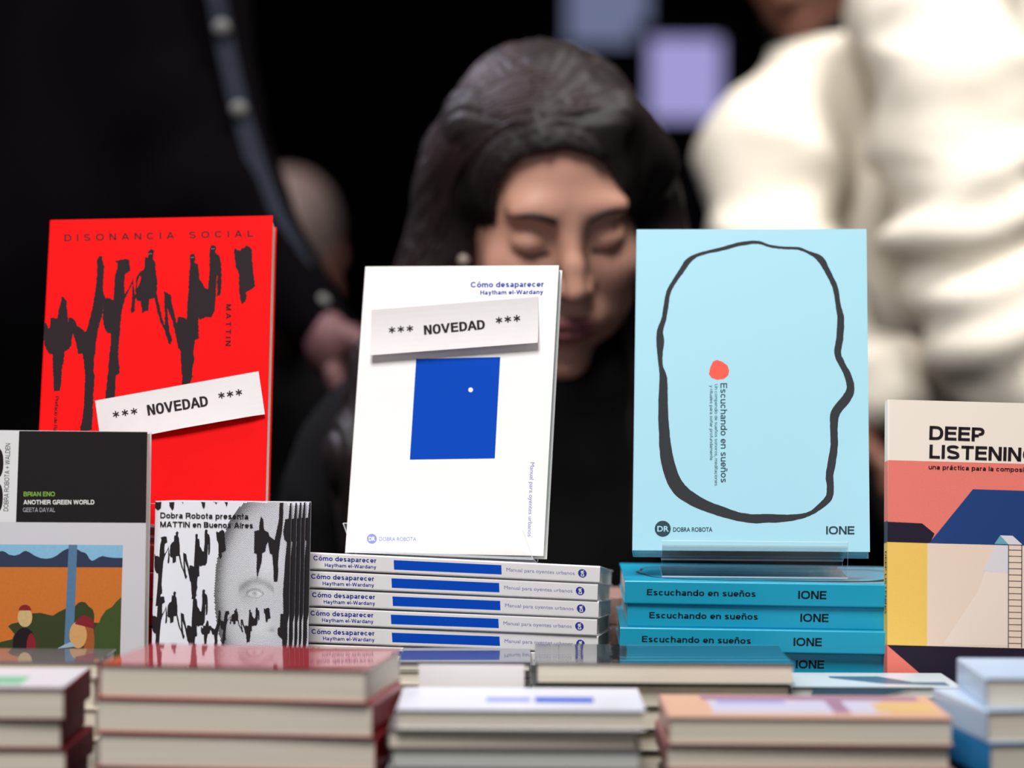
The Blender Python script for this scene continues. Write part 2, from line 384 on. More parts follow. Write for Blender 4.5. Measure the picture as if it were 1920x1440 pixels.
def emis(name, rgb, s):
    m = bpy.data.materials.new(name); m.use_nodes = True; b = m.node_tree.nodes['Principled BSDF']
    b.inputs['Base Color'].default_value = (0, 0, 0, 1); b.inputs['Emission Color'].default_value = (*lin(rgb), 1); b.inputs['Emission Strength'].default_value = s; return m
def screen(x0, x1, z0, z1, y, rgb, s, label):
    r = empty('display_screen', Matrix.Translation(((x0+x1)/2, y, z0)), label, 'screen', None)
    hw = (x1-x0)/2; hh = z1-z0
    v, f = box_vf(-hw, hw, -.01, .03, 0, hh); link_mesh('screen_panel', v, f, emis('glow_'+str(x0), rgb, s), None, r)
    V = []; F = []
    for b in ((-hw-.03, -hw, -.02, .05, -.03, hh+.03), (hw, hw+.03, -.02, .05, -.03, hh+.03), (-hw, hw, -.02, .05, -.03, 0), (-hw, hw, -.02, .05, hh, hh+.03)):
        v, f = box_vf(*b); F += [[i+len(V) for i in q] for q in f]; V += v
    link_mesh('bezel', V, F, DARK, None, r)
    v, f = box_vf(-.04, .04, .06, .12, -z0, hh*.5); link_mesh('stand_pole', v, f, DARK, None, r)
    v, f = box_vf(-.25, .25, -.1, .25, -z0, -z0+.03); link_mesh('stand_base', v, f, DARK, None, r)
screen(.12, .30, 1.70, 2.15, 6.4, (.50, .54, .70), .6, 'tall pale grey-blue lit screen blurred at the back, above the seated woman')
screen(.285, .435, 1.50, 1.67, 6.0, (.66, .64, .88), .85, 'small lavender lit screen blurred between the seated woman and the cream sweater')

# ================================================================== the table
TZ = .76
tb = empty('display_table', Matrix.Translation((0, 1.75, 0)), 'long book display table under a black cloth', 'table')
v, f = box_vf(-.9, .9, -.42, .36, TZ-.03, TZ-.004); link_mesh('table_top', v, f, mat('table_board', (.35, .28, .22), .6), None, tb)
for sx in (-.84, .84):
    for sy in (-.37, .31):
        v, f = box_vf(sx-.02, sx+.02, sy-.02, sy+.02, 0, TZ-.03); link_mesh('leg', v, f, mat('table_steel', (.3, .3, .32), .4, metal=1), None, tb)
# cloth: top and skirt with soft folds
V = []; F = []
nx = 90
ring = []
def cloth_pt(px, py): return px, py
per = [(-.905+1.81*i/nx, -.425) for i in range(nx)] + [(.905, -.425+.79*i/40) for i in range(40)] + [(.905-1.81*i/nx, .365) for i in range(nx)] + [(-.905, .365-.79*i/40) for i in range(40)]
lev = [(TZ, 0), (TZ-.004, .004), (TZ-.1, .006), (TZ-.35, .012), (TZ-.7, .02)]
for k, (z, out) in enumerate(lev):
    for i, (x, y) in enumerate(per):
        s = math.sin(i*.55)*out*.8*(k > 1)+out
        nx_ = 0 if abs(x) < .9 else (1 if x > 0 else -1); ny_ = 0 if abs(y+.03) < .39 else (1 if y > 0 else -1)
        V.append((x+nx_*s, y+ny_*s, z))
n = len(per)
F.append(list(range(n)))
for k in range(len(lev)-1):
    for i in range(n): F.append((k*n+i, (k+1)*n+i, (k+1)*n+(i+1) % n, k*n+(i+1) % n))
c = link_mesh('tablecloth', [(a, b+1.75, z) for a, b, z in V], F, mat('black_cloth', (.05, .045, .055), .95, .1), smooth=False)
tag(c, 'black cloth draped over the book display table', 'tablecloth')

# ================================================================== standing books: art
# ---- the drip figures shared by the red cover and the zines (traced on the red cover)
A_ = lambda x, y: (60+x/3.7875, 440+y/3.7895)
B_ = lambda x, y: (240+x/4.8, 440+y/4.8)
FIG = {
 'cross': [A_(*p) for p in [(88,622),(105,632),(118,668),(128,655),(130,590),(150,588),(170,595),(182,590),(188,540),(205,480),(208,438),(228,448),(246,470),(250,530),(256,600),(258,625),(262,590),(285,590),(310,615),(318,645),(345,660),(375,690),(385,685),(398,650),(425,540),(440,450),(455,370),(460,300),(462,180),(480,150),(498,150),(497,175),(515,225),(510,300),(505,350),(508,420),(512,470),(502,560),(490,600),(465,690),(452,800),(440,900),(437,980),(445,1000),(440,1080),(435,1150),(430,1300),(425,1385),(400,1393),(345,1393),(342,1370),(358,1310),(370,1200),(378,1020),(368,900),(360,845),(330,848),(318,800),(308,755),(290,705),(282,745),(278,790),(262,815),(232,830),(225,900),(212,960),(208,1050),(198,1110),(155,1115),(152,1050),(148,950),(148,850),(120,845),(100,815),(88,780),(82,720)]],
 'stemy': [A_(*p) for p in [(503,430),(515,425),(520,455),(530,448),(552,450),(578,465),(582,380),(590,290),(608,230),(605,200),(590,190),(615,183),(640,176),(665,172),(690,180),(692,215),(700,258),(680,270),(662,280),(655,340),(658,420),(680,390),(710,335),(716,298),(722,350),(735,440),(728,545),(710,562),(702,545),(712,440),(714,350),(690,395),(662,450),(640,530),(628,640),(618,760),(612,860),(622,945),(620,985),(598,1000),(592,1080),(590,1160),(520,1165),(528,1090),(540,980),(550,850),(560,760),(558,700),(540,700),(515,665),(502,600),(505,520)]],
 'man': [B_(*p) for p in [(152,200),(180,205),(185,180),(178,155),(192,145),(205,124),(222,135),(238,150),(228,175),(225,215),(245,245),(250,320),(260,380),(262,490),(258,520),(280,620),(300,720),(320,790),(330,815),(332,720),(328,640),(325,510),(345,520),(385,540),(395,620),(420,720),(440,800),(445,745),(470,738),(510,750),(528,765),(535,620),(545,480),(555,300),(560,250),(556,190),(575,172),(600,175),(605,215),(600,255),(630,265),(640,330),(645,400),(675,440),(690,480),(718,490),(725,420),(735,320),(733,200),(738,120),(750,92),(775,95),(795,110),(785,150),(800,175),(825,190),(838,250),(842,350),(840,480),(830,545),(800,555),(805,480),(800,430),(806,375),(800,360),(795,470),(788,600),(780,690),(760,720),(750,745),(700,742),(650,765),(635,740),(632,800),(638,935),(605,945),(595,1010),(590,1080),(598,1130),(580,1200),(575,1270),(595,1273),(572,1290),(560,1335),(482,1350),(490,1280),(478,1200),(475,1100),(470,1040),(450,1020),(440,960),(425,890),(400,780),(370,700),(355,660),(365,800),(380,900),(400,940),(380,990),(362,975),(330,860),(290,780),(262,680),(240,570),(190,580),(185,680),(125,705),(115,600),(85,598),(70,570),(68,470),(75,390),(100,340),(145,310),(150,250)]],
 'block': [B_(*p) for p in [(955,150),(965,120),(985,140),(1010,145),(1025,120),(1050,115),(1060,95),(1085,105),(1115,130),(1118,220),(1128,340),(1145,465),(1110,490),(1060,520),(1068,555),(1058,600),(1030,625),(1012,590),(1000,500),(998,350),(970,290),(960,220)]],
 'hole': [B_(*p) for p in [(82,480),(88,420),(105,368),(118,385),(108,430),(90,470)]],
}
def fig_part(key, f): return [f(*p) for p in FIG[key]]
# ---- red standing book
RED = mat('red_card', (.905, .03, .05), .7, .10, grain=.06, grain_scale=900)
RC = [(92.9, 412.4), (511.8, 404.1), (62.4, 989.3), (496.9, 982.6)]
rw, rh, rtk = .1555, .2214, .0218
P = front_panel(rw, rh, RC)
P.text('DISONANCIA SOCIAL', (121, 452.5), (474.5, 444), 12.5, INK, bold=.012, track=2.0)
for k in ('cross', 'stemy', 'man', 'block'): P.poly(FIG[k], INK, jag=.75)
P.poly(FIG['hole'], RED)
for (x, y) in [(193,172),(208,172),(574,205),(586,205),(756,128),(772,128)]: P.disc(B_(x, y), .5, WHITE, 8)
P.text('MATTIN', (424, 570.5), (423, 648.5), 9.5, INK, bold=.012, track=1.6)
P.text('Prefacio de Ra', (104, 743), (100.5, 808), 6.5, INK)
red_book = book('book', pose(-.2415, 1.8952, .8991, -2.8, 19.5, -1.45), rw, rh, rtk, RED, 'large red paperback with black drip drawing propped upright, back left', 'propped display books', art=[P], pages=PAGEY, cat='book')
# label slip glued on the red cover
PAPER = mat('slip_paper', (.845, .835, .84), .7, .2, grain=.03, grain_scale=120)
def slip(parent, W, H, corners, M, stars, word, wp0, wp1, cap, lift, sr=6.4, th=2.3, dx=0):
    P = Panel((0, 0, 0), (1, 0, 0), (0, 0, -1), W, H, corners)
    stars = [(x+dx, y) for x, y in stars]; wp0 = (wp0[0]+dx, wp0[1]); wp1 = (wp1[0]+dx, wp1[1])
    a = math.atan2(wp1[1]-wp0[1], wp1[0]-wp0[0])
    for c in stars: P.star(c, sr, th, INK, a)
    P.text(word, wp0, wp1, cap, INK, 'mono', .022)
    V = []; F = []; NX, NZ = 16, 8
    for s, off in ((0, 0), (1, .00015)):
        for i in range(NX+1):
            for j in range(NZ+1):
                u, v = W*i/NX, H*j/NZ; V.append((u, lift(u/W, v/H)+off, -v))
    n = (NX+1)*(NZ+1)
    for i in range(NX):
        for j in range(NZ):
            a_ = i*(NZ+1)+j; q = (a_, a_+NZ+1, a_+NZ+2, a_+1); F.append(q[::-1]); F.append([x+n for x in q])
    idx = [0]*len(F); b = len(V)
    for v in P.verts: V.append((v.x, lift(v.x/W, -v.z/H)-.0001+v.y, v.z))
    F += [[b+i for i in f] for f in P.faces]; idx += [1]*len(P.faces)
    o = link_mesh('paper_label', V, F, [PAPER, INK], idx, parent); o.matrix_local = M; return o
def slip_on(parent, fp, quad, **k):
    uv = fp.uv(quad); tl, tr, bl = uv[0], uv[1], uv[2]
    W = float(np.hypot(*(tr-tl))); H = float(np.hypot(*(bl-tl))); e = (tr-tl)/W
    ex = Vector((e[0], 0, -e[1])); ez = Vector((e[1], 0, e[0])); O = fp.O+fp.U*float(tl[0])+fp.V*float(tl[1])+Vector((0, -.0009, 0))
    M = axes(ex, (0, 1, 0), ez, O)
    en = np.array([-e[1], e[0]]); Hi = np.linalg.inv(fp.Hm); cq = []
    for a, b in ((0, 0), (W, 0), (0, H), (W, H)):
        q = Hi @ np.append(tl+e*a+en*b, 1); cq.append(tuple(q[:2]/q[2]))
    return slip(parent, W, H, cq, M, **k)
slip_on(red_book, P, [(178.8, 752), (485, 697), (193.4, 834), (499.6, 779)], stars=[(218, 778), (235, 775), (252, 772.5), (416, 743), (432, 740.5), (448.6, 737.6)],
        word='NOVEDAD', wp0=(278.5, 781), wp1=(392, 763.5), cap=20.5, lift=lambda a, b: -.0035*b*b*(1-abs(2*a-1))**.5-.002*a*a*b)

# ---- white standing book
WHT = mat('white_cover', (.97, .97, .965), .5, .3)
WC = [(684.0, 499.6), (1047.8, 497.5), (646.3, 1035.9), (1018.7, 1042.0)]
ww, wh, wtk = .1373, .2017, .0124
P = front_panel(ww, wh, WC); WP = P
BLUEL = mat('blue_title_ink', (.22, .28, .68), .5, .3); BLUEP = mat('pale_blue_and_glare_ink', (.48, .53, .80), .5, .3)  # pale blue has the acrylic lip's white reflection mixed in for the logo line
P.text('Cómo desaparecer', (882.5, 539.2), (1019.4, 538.0), 10.6, BLUEL, bold=.026)
P.text('Haytham el-Wardany', (900.6, 552.7), (1018.4, 551.4), 8.2, BLUEL, bold=.026)
P.poly([(780.3, 673), (938, 669.5), (927.8, 859.7), (768.4, 861.9)], BLUE)
P.disc((882.5, 731), 4.4, WHITE)
P.text('Manual para oyentes urbanos', (994.5, 867), (989.5, 1006), 7.6, BLUEP, 'gill')
P.disc((697.3, 1010.3), 9.4, BLUEP, sx=1); P.text('DR', (691.6, 1014.2), (703.4, 1014.2), 7.8, WHITE, 'gill', .025)
P.text('DOBRA ROBOTA', (711, 1014.6), (780.7, 1014.6), 7.6, BLUEP, 'gill', .012)
white_book = book('book', pose(-.0455, 1.909, .8804, -12.44, 14.8, -.33), ww, wh, wtk, WHT, 'white paperback with a blue square and a white dot, propped upright in the middle', 'propped display books', art=[P], pages=PAGEG)
slip_on(white_book, P, [(696.6, 581.6), (1009.5, 557), (702, 670), (1012, 636)], stars=[(733.4, 620.3), (750, 618.8), (766.9, 617.5), (933.8, 601.9), (950.3, 600), (967.2, 598.4)],
        word='NOVEDAD', wp0=(794.4, 630), wp1=(908.4, 619), cap=18.4, dx=3, lift=lambda a, b: -.0052*b*b, sr=6.6, th=2.4)

# ---- aqua standing book
AQ = mat('pale_aqua_card', (.65, .85, .915), .5, .25)
AC = [(1193.1, 430.1), (1624.7, 429.3), (1185.3, 1031.7), (1631.2, 1034.9)]
aw, ah, atk = .1582, .2272, .0205
P = front_panel(aw, ah, AC); AP = P
z6 = lambda x, y: (1150+x/3.429, 420+y/3.429)
z7 = lambda x, y: (1150+x/3.429, 840+y/3.429)
cl = [(*z6(x, y), w_/3.429) for x, y, w_ in [(900,118,22),(800,132,26),(700,160,24),(600,182,20),(530,205,24),(480,240,36),(440,300,34),(395,365,28),(355,440,30),(340,520,32),(325,610,32),(300,690,40),(302,760,52),(300,830,36),(305,910,28),(320,980,48),(322,1060,55),(320,1150,62),(322,1250,66),(328,1350,70)]]
cl += [(*z7(x, y), w_/3.429) for x, y, w_ in [(335,0,78),(350,90,85),(380,190,88),(430,270,90),(510,330,80),(600,375,70),(700,410,66),(800,440,58),(900,455,58),(1000,452,58),(1100,452,48),(1200,440,34),(1270,418,28),(1330,375,38),(1385,320,45),(1395,250,45),(1390,180,50),(1405,90,52)]]
cl += [(*z6(x, y), w_/3.429) for x, y, w_ in [(1420,1420,48),(1418,1300,50),(1430,1210,60),(1500,1120,60),(1525,1060,52),(1510,980,45),(1470,900,42),(1442,830,44),(1455,740,46),(1462,610,44),(1445,520,34),(1430,420,36),(1400,350,34),(1370,290,38),(1330,225,44),(1270,190,22),(1190,158,18),(1080,152,18),(1000,140,18),(950,122,20)]]
def stroke(P, cl, m, sub=5, jag=.35):
    n = len(cl); L = []; Rr = []
    c = np.array(cl)
    pts = []
    for i in range(n):
        p0, p1, p2, p3 = c[i-1], c[i], c[(i+1) % n], c[(i+2) % n]
        for k in range(sub):
            t = k/sub; pts.append(.5*((2*p1)+(-p0+p2)*t+(2*p0-5*p1+4*p2-p3)*t*t+(-p0+3*p1-3*p2+p3)*t**3))
    pts = np.array(pts); n = len(pts)
    for i in range(n):
        d = pts[(i+1) % n][:2]-pts[i-1][:2]; d = d/np.hypot(*d); nn = np.array([-d[1], d[0]])
        L.append(pts[i][:2]+nn*(pts[i][2]/2+random.uniform(-jag, jag))); Rr.append(pts[i][:2]-nn*(pts[i][2]/2+random.uniform(-jag, jag)))
    uv = P.uv(L+Rr); P.add(uv, [(i, (i+1) % n, n+(i+1) % n, n+i) for i in range(n)], m); P.layer += 1
SLATE = mat('charcoal_ink', (.20, .21, .23), .7, .15)
stroke(P, cl, SLATE)
P.poly([z6(x, y) for x, y in [(640,885),(665,873),(700,885),(735,910),(745,945),(738,975),(710,997),(665,1002),(632,990),(614,965),(622,925)]], mat('coral_red_ink', (.93, .33, .26), .5, .3))
TEAL = mat('dark_teal_ink', (.10, .22, .29), .5, .3)
P.text('Escuchando en sueños', (1350.8, 718.5), (1351.5, 905), 12.5, TEAL, bold=.008)
P.text('Un compendio de sueños sonoros, meditaciones', (1340, 720.4), (1340, 911), 6, TEAL)
P.text('y rituales para soñar profundamente', (1331, 722.5), (1331, 863), 6, TEAL)
P.disc((1242.6, 991.4), 15, TEAL); P.text('DR', (1232.5, 996.8), (1254, 996.8), 10.5, AQ, 'gill', .02)
P.text('DOBRA ROBOTA', (1262, 997), (1335.8, 997), 8.2, TEAL, 'gill', .018)
P.text('IONE', (1549, 1002), (1602, 1002), 15.3, TEAL, bold=.015)
aqua_book = book('book', pose(.16, 1.8973, .8845, -4.6, 16.8, -.27), aw, ah, atk, AQ, 'pale aqua paperback with a black brush outline of a head, propped upright', 'propped display books', art=[P], pages=page_mat('grey_teal_pages', (.78, .82, .82)))

# ---- book cut by the left edge of the frame
EC = [(-147.9, 804.6), (276.3, 809.7), (-157.7, 1386.2), (267.5, 1396.3)]
ew, eh, etk = .1513, .2030, .012
LG = mat('light_grey_card', (.86, .85, .88), .5, .3)
P = front_panel(ew, eh, EC)
BK = mat('black_card', (.12, .105, .115), .6, .2); 
P.poly([(36, 808), (280, 810), (274.5, 980.5), (30, 979)], BK)
P.poly([(-150, 806), (36, 808), (30, 979), (-151, 978)], mat('off_white_card', (.92, .92, .93), .5, .3))
P.text('33', (5, 960), (7, 840), 40, INK, bold=.02)
P.text('DOBRA ROBOTA + WALDEN', (15.5, 958.5), (19.5, 831.5), 9, INK, bold=.0)
P.text('BRIAN ENO', (44.5, 930.5), (103, 930.5), 8.6, mat('lime_ink', (.58, .78, .28), .5), bold=.008)
P.text('ANOTHER GREEN WORLD', (44, 945.8), (177, 945.8), 8.6, WHITE, bold=.02)
P.text('GEETA DAYAL', (43.2, 960), (103.5, 960), 8.2, mat('grey_ink', (.72, .72, .74), .5))
e = lambda *p: [(x/6.546, 1010+y/6.546) for x, y in p]
def c_(n, rgb): return mat(n, rgb, .55, .3, grain=.10, grain_scale=500)
P.poly(e((-900,65),(1508,78),(1470,1590),(-900,1590)), c_('orange_ink', (.84, .47, .18)))
P.poly(e((-900,65),(1508,78),(1503,352),(-900,345)), c_('sky_ink', (.55, .77, .90)))
P.poly(e((-900,345),(-900,230),(-600,140),(-300,240),(-60,170),(30,150),(70,165),(110,195),(180,208),(240,190),(290,155),(320,148),(360,165),(430,210),(500,238),(570,246),(640,235),(700,205),(770,150),(830,122),(900,120),(960,135),(1000,160),(1040,170),(1070,195),(1100,250),(1130,270),(1160,262),(1210,230),(1260,212),(1320,225),(1400,235),(1506,236),(1503,352)), c_('mountain_ink', (.19, .23, .34)))
GR = c_('bush_ink', (.22, .26, .13)); GR2 = c_('bush_green_ink', (.25, .33, .15))
P.poly(e((-900,1590),(-900,1300),(-300,1330),(0,1270),(150,1235),(180,1170),(100,1075),(140,1045),(300,1010),(400,915),(500,910),(580,930),(650,945),(720,900),(820,850),(920,830),(960,790),(1000,772),(1050,782),(1090,830),(1140,870),(1158,930),(1155,1030),(1215,1032),(1245,960),(1300,880),(1380,835),(1420,780),(1490,715),(1470,1590)), GR)
P.poly(e((1155,1100),(1215,1032),(1245,960),(1300,880),(1380,835),(1420,780),(1490,715),(1470,1590),(1155,1590)), GR2)
P.poly(e((845,73),(950,75),(915,1000),(870,1290),(790,1300)), c_('post_blue_ink', (.35, .50, .63)))
SKN = c_('sand_ink', (.84, .72, .50))
def ov(cx, cy, rx, ry, a0=0, a1=360, n=20): return e(*[(cx+rx*math.cos(R(a0+(a1-a0)*i/n)), cy+ry*math.sin(R(a0+(a1-a0)*i/n))) for i in range(n+1)])
P.poly(ov(300,1300,142,210), c_('pebble_black_ink', (.10, .06, .08))); P.poly(ov(385,1330,58,170), c_('wine_ink', (.55, .12, .17)))
P.poly(ov(308,965,90,120), SKN); P.poly(ov(308,880,76,70,180,360), c_('wine_ink', (.55, .12, .17)))
P.poly(ov(1095,1250,66,240), c_('rust_ink', (.66, .36, .16))); P.poly(ov(960,1180,108,165), c_('peach_ink', (.87, .66, .42))); P.poly(ov(1040,1070,118,125,190,375), c_('wine_ink', (.55, .12, .17)))
P.poly(e((700,1350),(790,1300),(860,1270),(925,1300),(920,1325),(800,1340)), c_('pale_blue_leaf_ink', (.64, .74, .80)))
eno = book('book', pose(-.3135, 1.8505, TZ+.0005, -6.02, 2.0, .15), ew, eh, etk, LG, 'grey paperback with a black title panel and orange landscape picture, standing at the left edge', 'propped display books', art=[P], pages=PAGE)

# ---- geometric cover cut by the right edge
DC = [(1664.7, 749.0), (2092.4, 760.4), (1663.1, 1399.0), (2097.8, 1408.1)]
dw, dh, dtk = .1523, .2270, .0125
CRM = mat('cream_card', (.99, .945, .89), .45, .35)
CORAL = mat('coral_card', (.96, .51, .46), .6, .2, grain=.06); NAVY = mat('night_card', (.14, .11, .19), .5, .3); DBLUE = mat('deep_blue_card', (.13, .26, .50), .5, .3, grain=.06)
YEL = mat('yellow_card', (.98, .81, .41), .6, .2, grain=.05); PINK = mat('blush_card', (.965, .87, .80), .5, .3)
P = front_panel(dw, dh, DC)
d = lambda *p: [(1600+x/2.572, 720+y/2.572) for x, y in p]
P.poly(d((168,367),(823,385),(1270,397),(1275,1000),(160,1000)), CORAL)
P.poly(d((163,664),(332,672),(392,722),(370,768),(160,762)), NAVY)
P.poly(d((577,507),(823,515),(1270,530),(1275,792),(823,780),(365,768)), DBLUE)
P.poly(d((160,762),(357,768),(355,1263),(155,1258)), YEL)
P.poly(d((357,768),(823,780),(1275,792),(1275,1285),(823,1275),(355,1263)), PINK)
P.poly(d((155,1258),(823,1275),(1275,1285),(1280,1765),(150,1755)), NAVY)
P.poly(d((157,1260),(152,1755),(740,1760)), CORAL)
P.poly(d((684,777),(748,778),(748,1262),(430,1258),(600,1000)), mat('beam_card', (.975, .905, .85), .5, .3))
P.poly(d((684,777),(748,778),(748,915),(625,900)), mat('pale_grey_card', (.91, .89, .91), .5, .3))
P.poly(d((708,730),(768,732),(815,775),(748,774)), mat('pale_grey_card', (.91, .89, .91), .5, .3))
P.poly(d((708,730),(748,773),(680,771)), mat('sea_card', (.45, .68, .77), .5, .3))
for x in (748, 812): P.poly(d((x-2,774),(x+2,774),(x+1,1272),(x-3,1272)), NAVY, up=False)
for k in range(17): yy = 800+30*k; P.poly(d((748,yy-1.5),(812,yy),(812,yy+3),(748,yy+1.5)), NAVY, up=False)
P.layer += 1
P.text('DEEP', (1742, 824.4), (1845.2, 828), 26, INK, bold=.02)
P.text('LISTENING', (1742, 859.4), (1945.5, 866.4), 26, INK, bold=.02)
P.text('una práctica para la composición', (1740.8, 879.6), (1945, 885.6), 8.4, INK, bold=.012)
SP = Panel((-dw/2, dtk, dh), (0, -1, 0), (0, 0, -1), dtk, dh)
sy = lambda y0, y1, m: SP.poly([(0, y0*dh), (dtk, y0*dh), (dtk, y1*dh), (0, y1*dh)], m, up=False)
sy(.178, .353, CORAL); sy(.353, .415, NAVY); sy(.415, .71, YEL); sy(.71, 1, CORAL); SP.layer = 1
k_ = dh
SP.text('DEEP LISTENING', (dtk*.28, .44*k_), (dtk*.28, .62*k_), .0058, INK, bold=.02)
deep = book('book', pose(.3209, 1.8471, TZ+.0005, 2.9, 8.4, 1.24), dw, dh, dtk, CRM, 'book with a geometric coral, blue and yellow cover cut by the right edge', 'propped display books', art=[P, SP], pages=PAGEY)

# ---- the zines
ZC = [(291.5, 939), (546.8, 942), (279.4, 1392.8), (536.9, 1396.4)]
S_ = .987; zw, zh, ztk = .0906*S_, .1577, .0017
ZW = mat('zine_white', (.93, .94, .98), .45, .35)
P = front_panel(zw, zh, ZC)
# halftone portrait: dots whose size follows an egg-shaped tone
ZI = mat('zine_ink', (.12, .10, .12), .5, .3)
def tone(x, y):
    X, Y = (x-400)*4.963, (y-930)*4.966
    # egg outline
    cx, cy, rx, ry = 480, 900, 470, 920
    q = ((X-cx)/rx)**2+((Y-cy)/ry)**2
    if q > 1 or Y < 40: return 0
    wl = min(1, max(0, (620-X)/380)); edge = math.exp(-((1-q)/.30)**2)*wl
    v = .24+.55*edge
    ex, ey = (X-385)/70, (Y-910)/38
    v += .5*math.exp(-((X-385)/24)**2-((Y-908)/22)**2)
    if abs(X-385) < 80: v += .35*math.exp(-((Y-(868+40*((X-385)/80)**2))/11)**2)+.2*math.exp(-((Y-(948-30*((X-385)/80)**2))/10)**2)
    v -= .25*math.exp(-(ex**2+ey**2)**1.5)*.9
    bx = (X-400)/150; v += .24*math.exp(-((Y-(790+70*bx*bx))/34)**2)*(abs(bx) < 1.1)
    v += .16*math.exp(-((X-300)/60)**2-((Y-900)/90)**2)
    v += .25*math.exp(-((X-545)/30)**2-((Y-1245)/22)**2)
    v -= .12*math.exp(-((X-430)/120)**2-((Y-1200)/110)**2)
    v -= .14*math.exp(-((X-500)/120)**2-((Y-620)/150)**2)
    return max(.06, min(v, .85))
uvs = []; fs = []
pitch = 2.9; ca, sa = math.cos(R(12)), math.sin(R(12))
for i in range(-20, 190):
    for j in range(-60, 200):
        gx, gy = i*pitch+(j % 2)*pitch/2, j*pitch*.5*1.7
        x, y = 395+gx*ca-gy*sa*.3, 940+gy*ca+gx*sa*.3
        if not (402 < x < 546 and 942 < y < 1332): continue
        v = tone(x, y)
        if v <= .03: continue
        r_ = pitch*.66*math.sqrt(v)
        b = len(uvs); uvs += [(x-r_, y), (x, y-r_), (x+r_, y), (x, y+r_)]; fs.append((b, b+1, b+2, b+3))
P.add(P.uv(uvs), fs, ZI); P.layer += 1
top = lambda x, y: (332+.47*(x-283), 996+.5*(y-466))
low = lambda x, y: (327.4+.47*(x-283), 1108.5+.5*(y-466))
sml = lambda x, y: (443+.33*(x-283), 1140.6+.25*(y-466))
big = lambda x, y: (491.6+.5*(x-117), 968+.62*(y-557))
for f_ in (top, low):
    for k in ('stemy', 'man'): P.poly([(max(281, a), b) for a, b in fig_part(k, f_)], ZI, jag=.25)
P.poly(fig_part('block', top), ZI, jag=.25)
for k in ('cross', 'stemy', 'man', 'block'): P.poly(fig_part(k, sml), ZI, jag=.2)
low3 = lambda x, y: (310+.33*(x-117), 1207+.3*(y-466))
for k in ('cross', 'stemy', 'man'): P.poly([(min(a, 470), b) for a, b in fig_part(k, low3)], ZI, jag=.2)
for x0, x1, yb in ((302-14, 303, 957), (317, 327, 957), (340, 344, 948), (377, 385, 954), (399, 410, 945), (421, 427, 950)):
    P.poly([(x0, 941.5), (x1, 941.5), (x1-1, yb-4), ((x0+x1)/2+1, yb), (x0+2, yb-6)], ZI, jag=.6)
D_ = lambda *p: [(400+x/4.963, 930+y/4.966) for x, y in p]
P.poly(D_((445,190),(465,215),(472,310),(480,320),(510,335),(525,375),(570,408),(590,320),(610,220),(618,62),(652,62),(650,200),(640,320),(622,420),(608,540),(602,650),(605,700),(597,793),(562,793),(560,690),(548,545),(525,530),(508,420),(492,460),(485,510),(455,530),(450,610),(430,680),(408,765),(402,690),(405,535),(380,530),(382,325),(425,318),(430,250)), ZI, jag=.3)
P.poly(D_((715,65),(740,65),(740,500),(738,900),(730,1040),(705,1100),(690,1180),(690,1330),(665,1500),(640,1960),(625,1960),(640,1400),(640,1330),(600,1290),(598,1230),(620,1220),(625,1095),(652,1095),(648,900),(668,600),(685,430),(660,400),(650,330),(670,215),(700,210)), ZI, jag=.3)
P.text('Dobra Robota presenta', (300.8, 971.5), (466, 973.5), 10.6, ZI, bold=.014)
P.text('MATTIN en Buenos Aires', (300.5, 988), (474.5, 990), 10.2, ZI, bold=.018)
zines = []
zb = Vector((-.1926*S_, 1.8718*S_, TZ+.0005))
off = [0, .0034, .0062, .0087, .0122]
zl = ['front booklet of the standing fan, black ink drips over a halftone face', 'second booklet of the standing fan, just behind the front one', 'third booklet of the standing fan, middle of the five', 'fourth booklet of the standing fan, second from its rear', 'rearmost booklet of the standing fan, against the white book stack']
for k in range(5):
    M = pose(zb.x+off[k], zb.y+.0028*k, zb.z, -.24-.3*k, 6.5, .42-.05*k)
    if k == 0: z0 = book('booklet', M, zw, zh, ztk, ZW, zl[0], 'standing fan of booklets', art=[P], pages=PAGEG, cat='booklet', inset=.0003, cth=.00025)
    else: copy_tree(z0, M, zl[k])

# ================================================================== stacks
def lie_spine(x_left, y_front, z_top, w, yaw=0, roll=0, tilt=0):
    """flat, front cover up, spine towards -Y, head at the left; given the top-left corner of the spine"""
    ex, ey, ez = Vector((0, 1, 0)), Vector((0, 0, -1)), Vector((-1, 0, 0))
    Rt = Matrix.Rotation(R(yaw), 3, 'Z') @ Matrix.Rotation(roll, 3, 'Y') @ Matrix.Rotation(-tilt, 3, 'X')
    ex, ey, ez = Rt @ ex, Rt @ ey, Rt @ ez
    return ex, ey, ez, Vector((x_left, y_front, z_top))
ORD = ['topmost', 'second', 'third', 'fourth', 'fifth', 'sixth', 'seventh', 'eighth', 'ninth', 'tenth']
# white stack
WSC = [(577, 1038), (1128, 1060), (573, 1071), (1124, 1093)]
sh, sw, st = .1944, .1345, .0114
P = spine_panel(sw, sh, st, WSC)
P.text('Cómo desaparecer', (585.3, 1054), (705.2, 1058), 9.4, BLUET, bold=.02)
P.text('Haytham el-Wardany', (606.4, 1066.2), (704.3, 1069.2), 7, BLUET, bold=.018)
P.poly([(738.5, 1052.2), (942, 1060), (941.3, 1077.8), (738, 1070.3)], BLUE)
P.text('Manual para oyentes urbanos', (950.8, 1071.5), (1078.7, 1077.5), 6.6, mat('grey_blue_ink', (.42, .45, .66), .5), 'gill')
P.disc((1093.3, 1074.2), 8, BLUET); P.text('DR', (1096.3, 1080), (1096.7, 1068.2), 6, WHITE, 'gill', .03)
WSP = mat('white_spine_card', (.90, .895, .90), .42, .4)
px = 1/2.807/1000
dxs = [0, -4, -2, -5, -3, -4, -1, -3, -5, -2]
proto = None
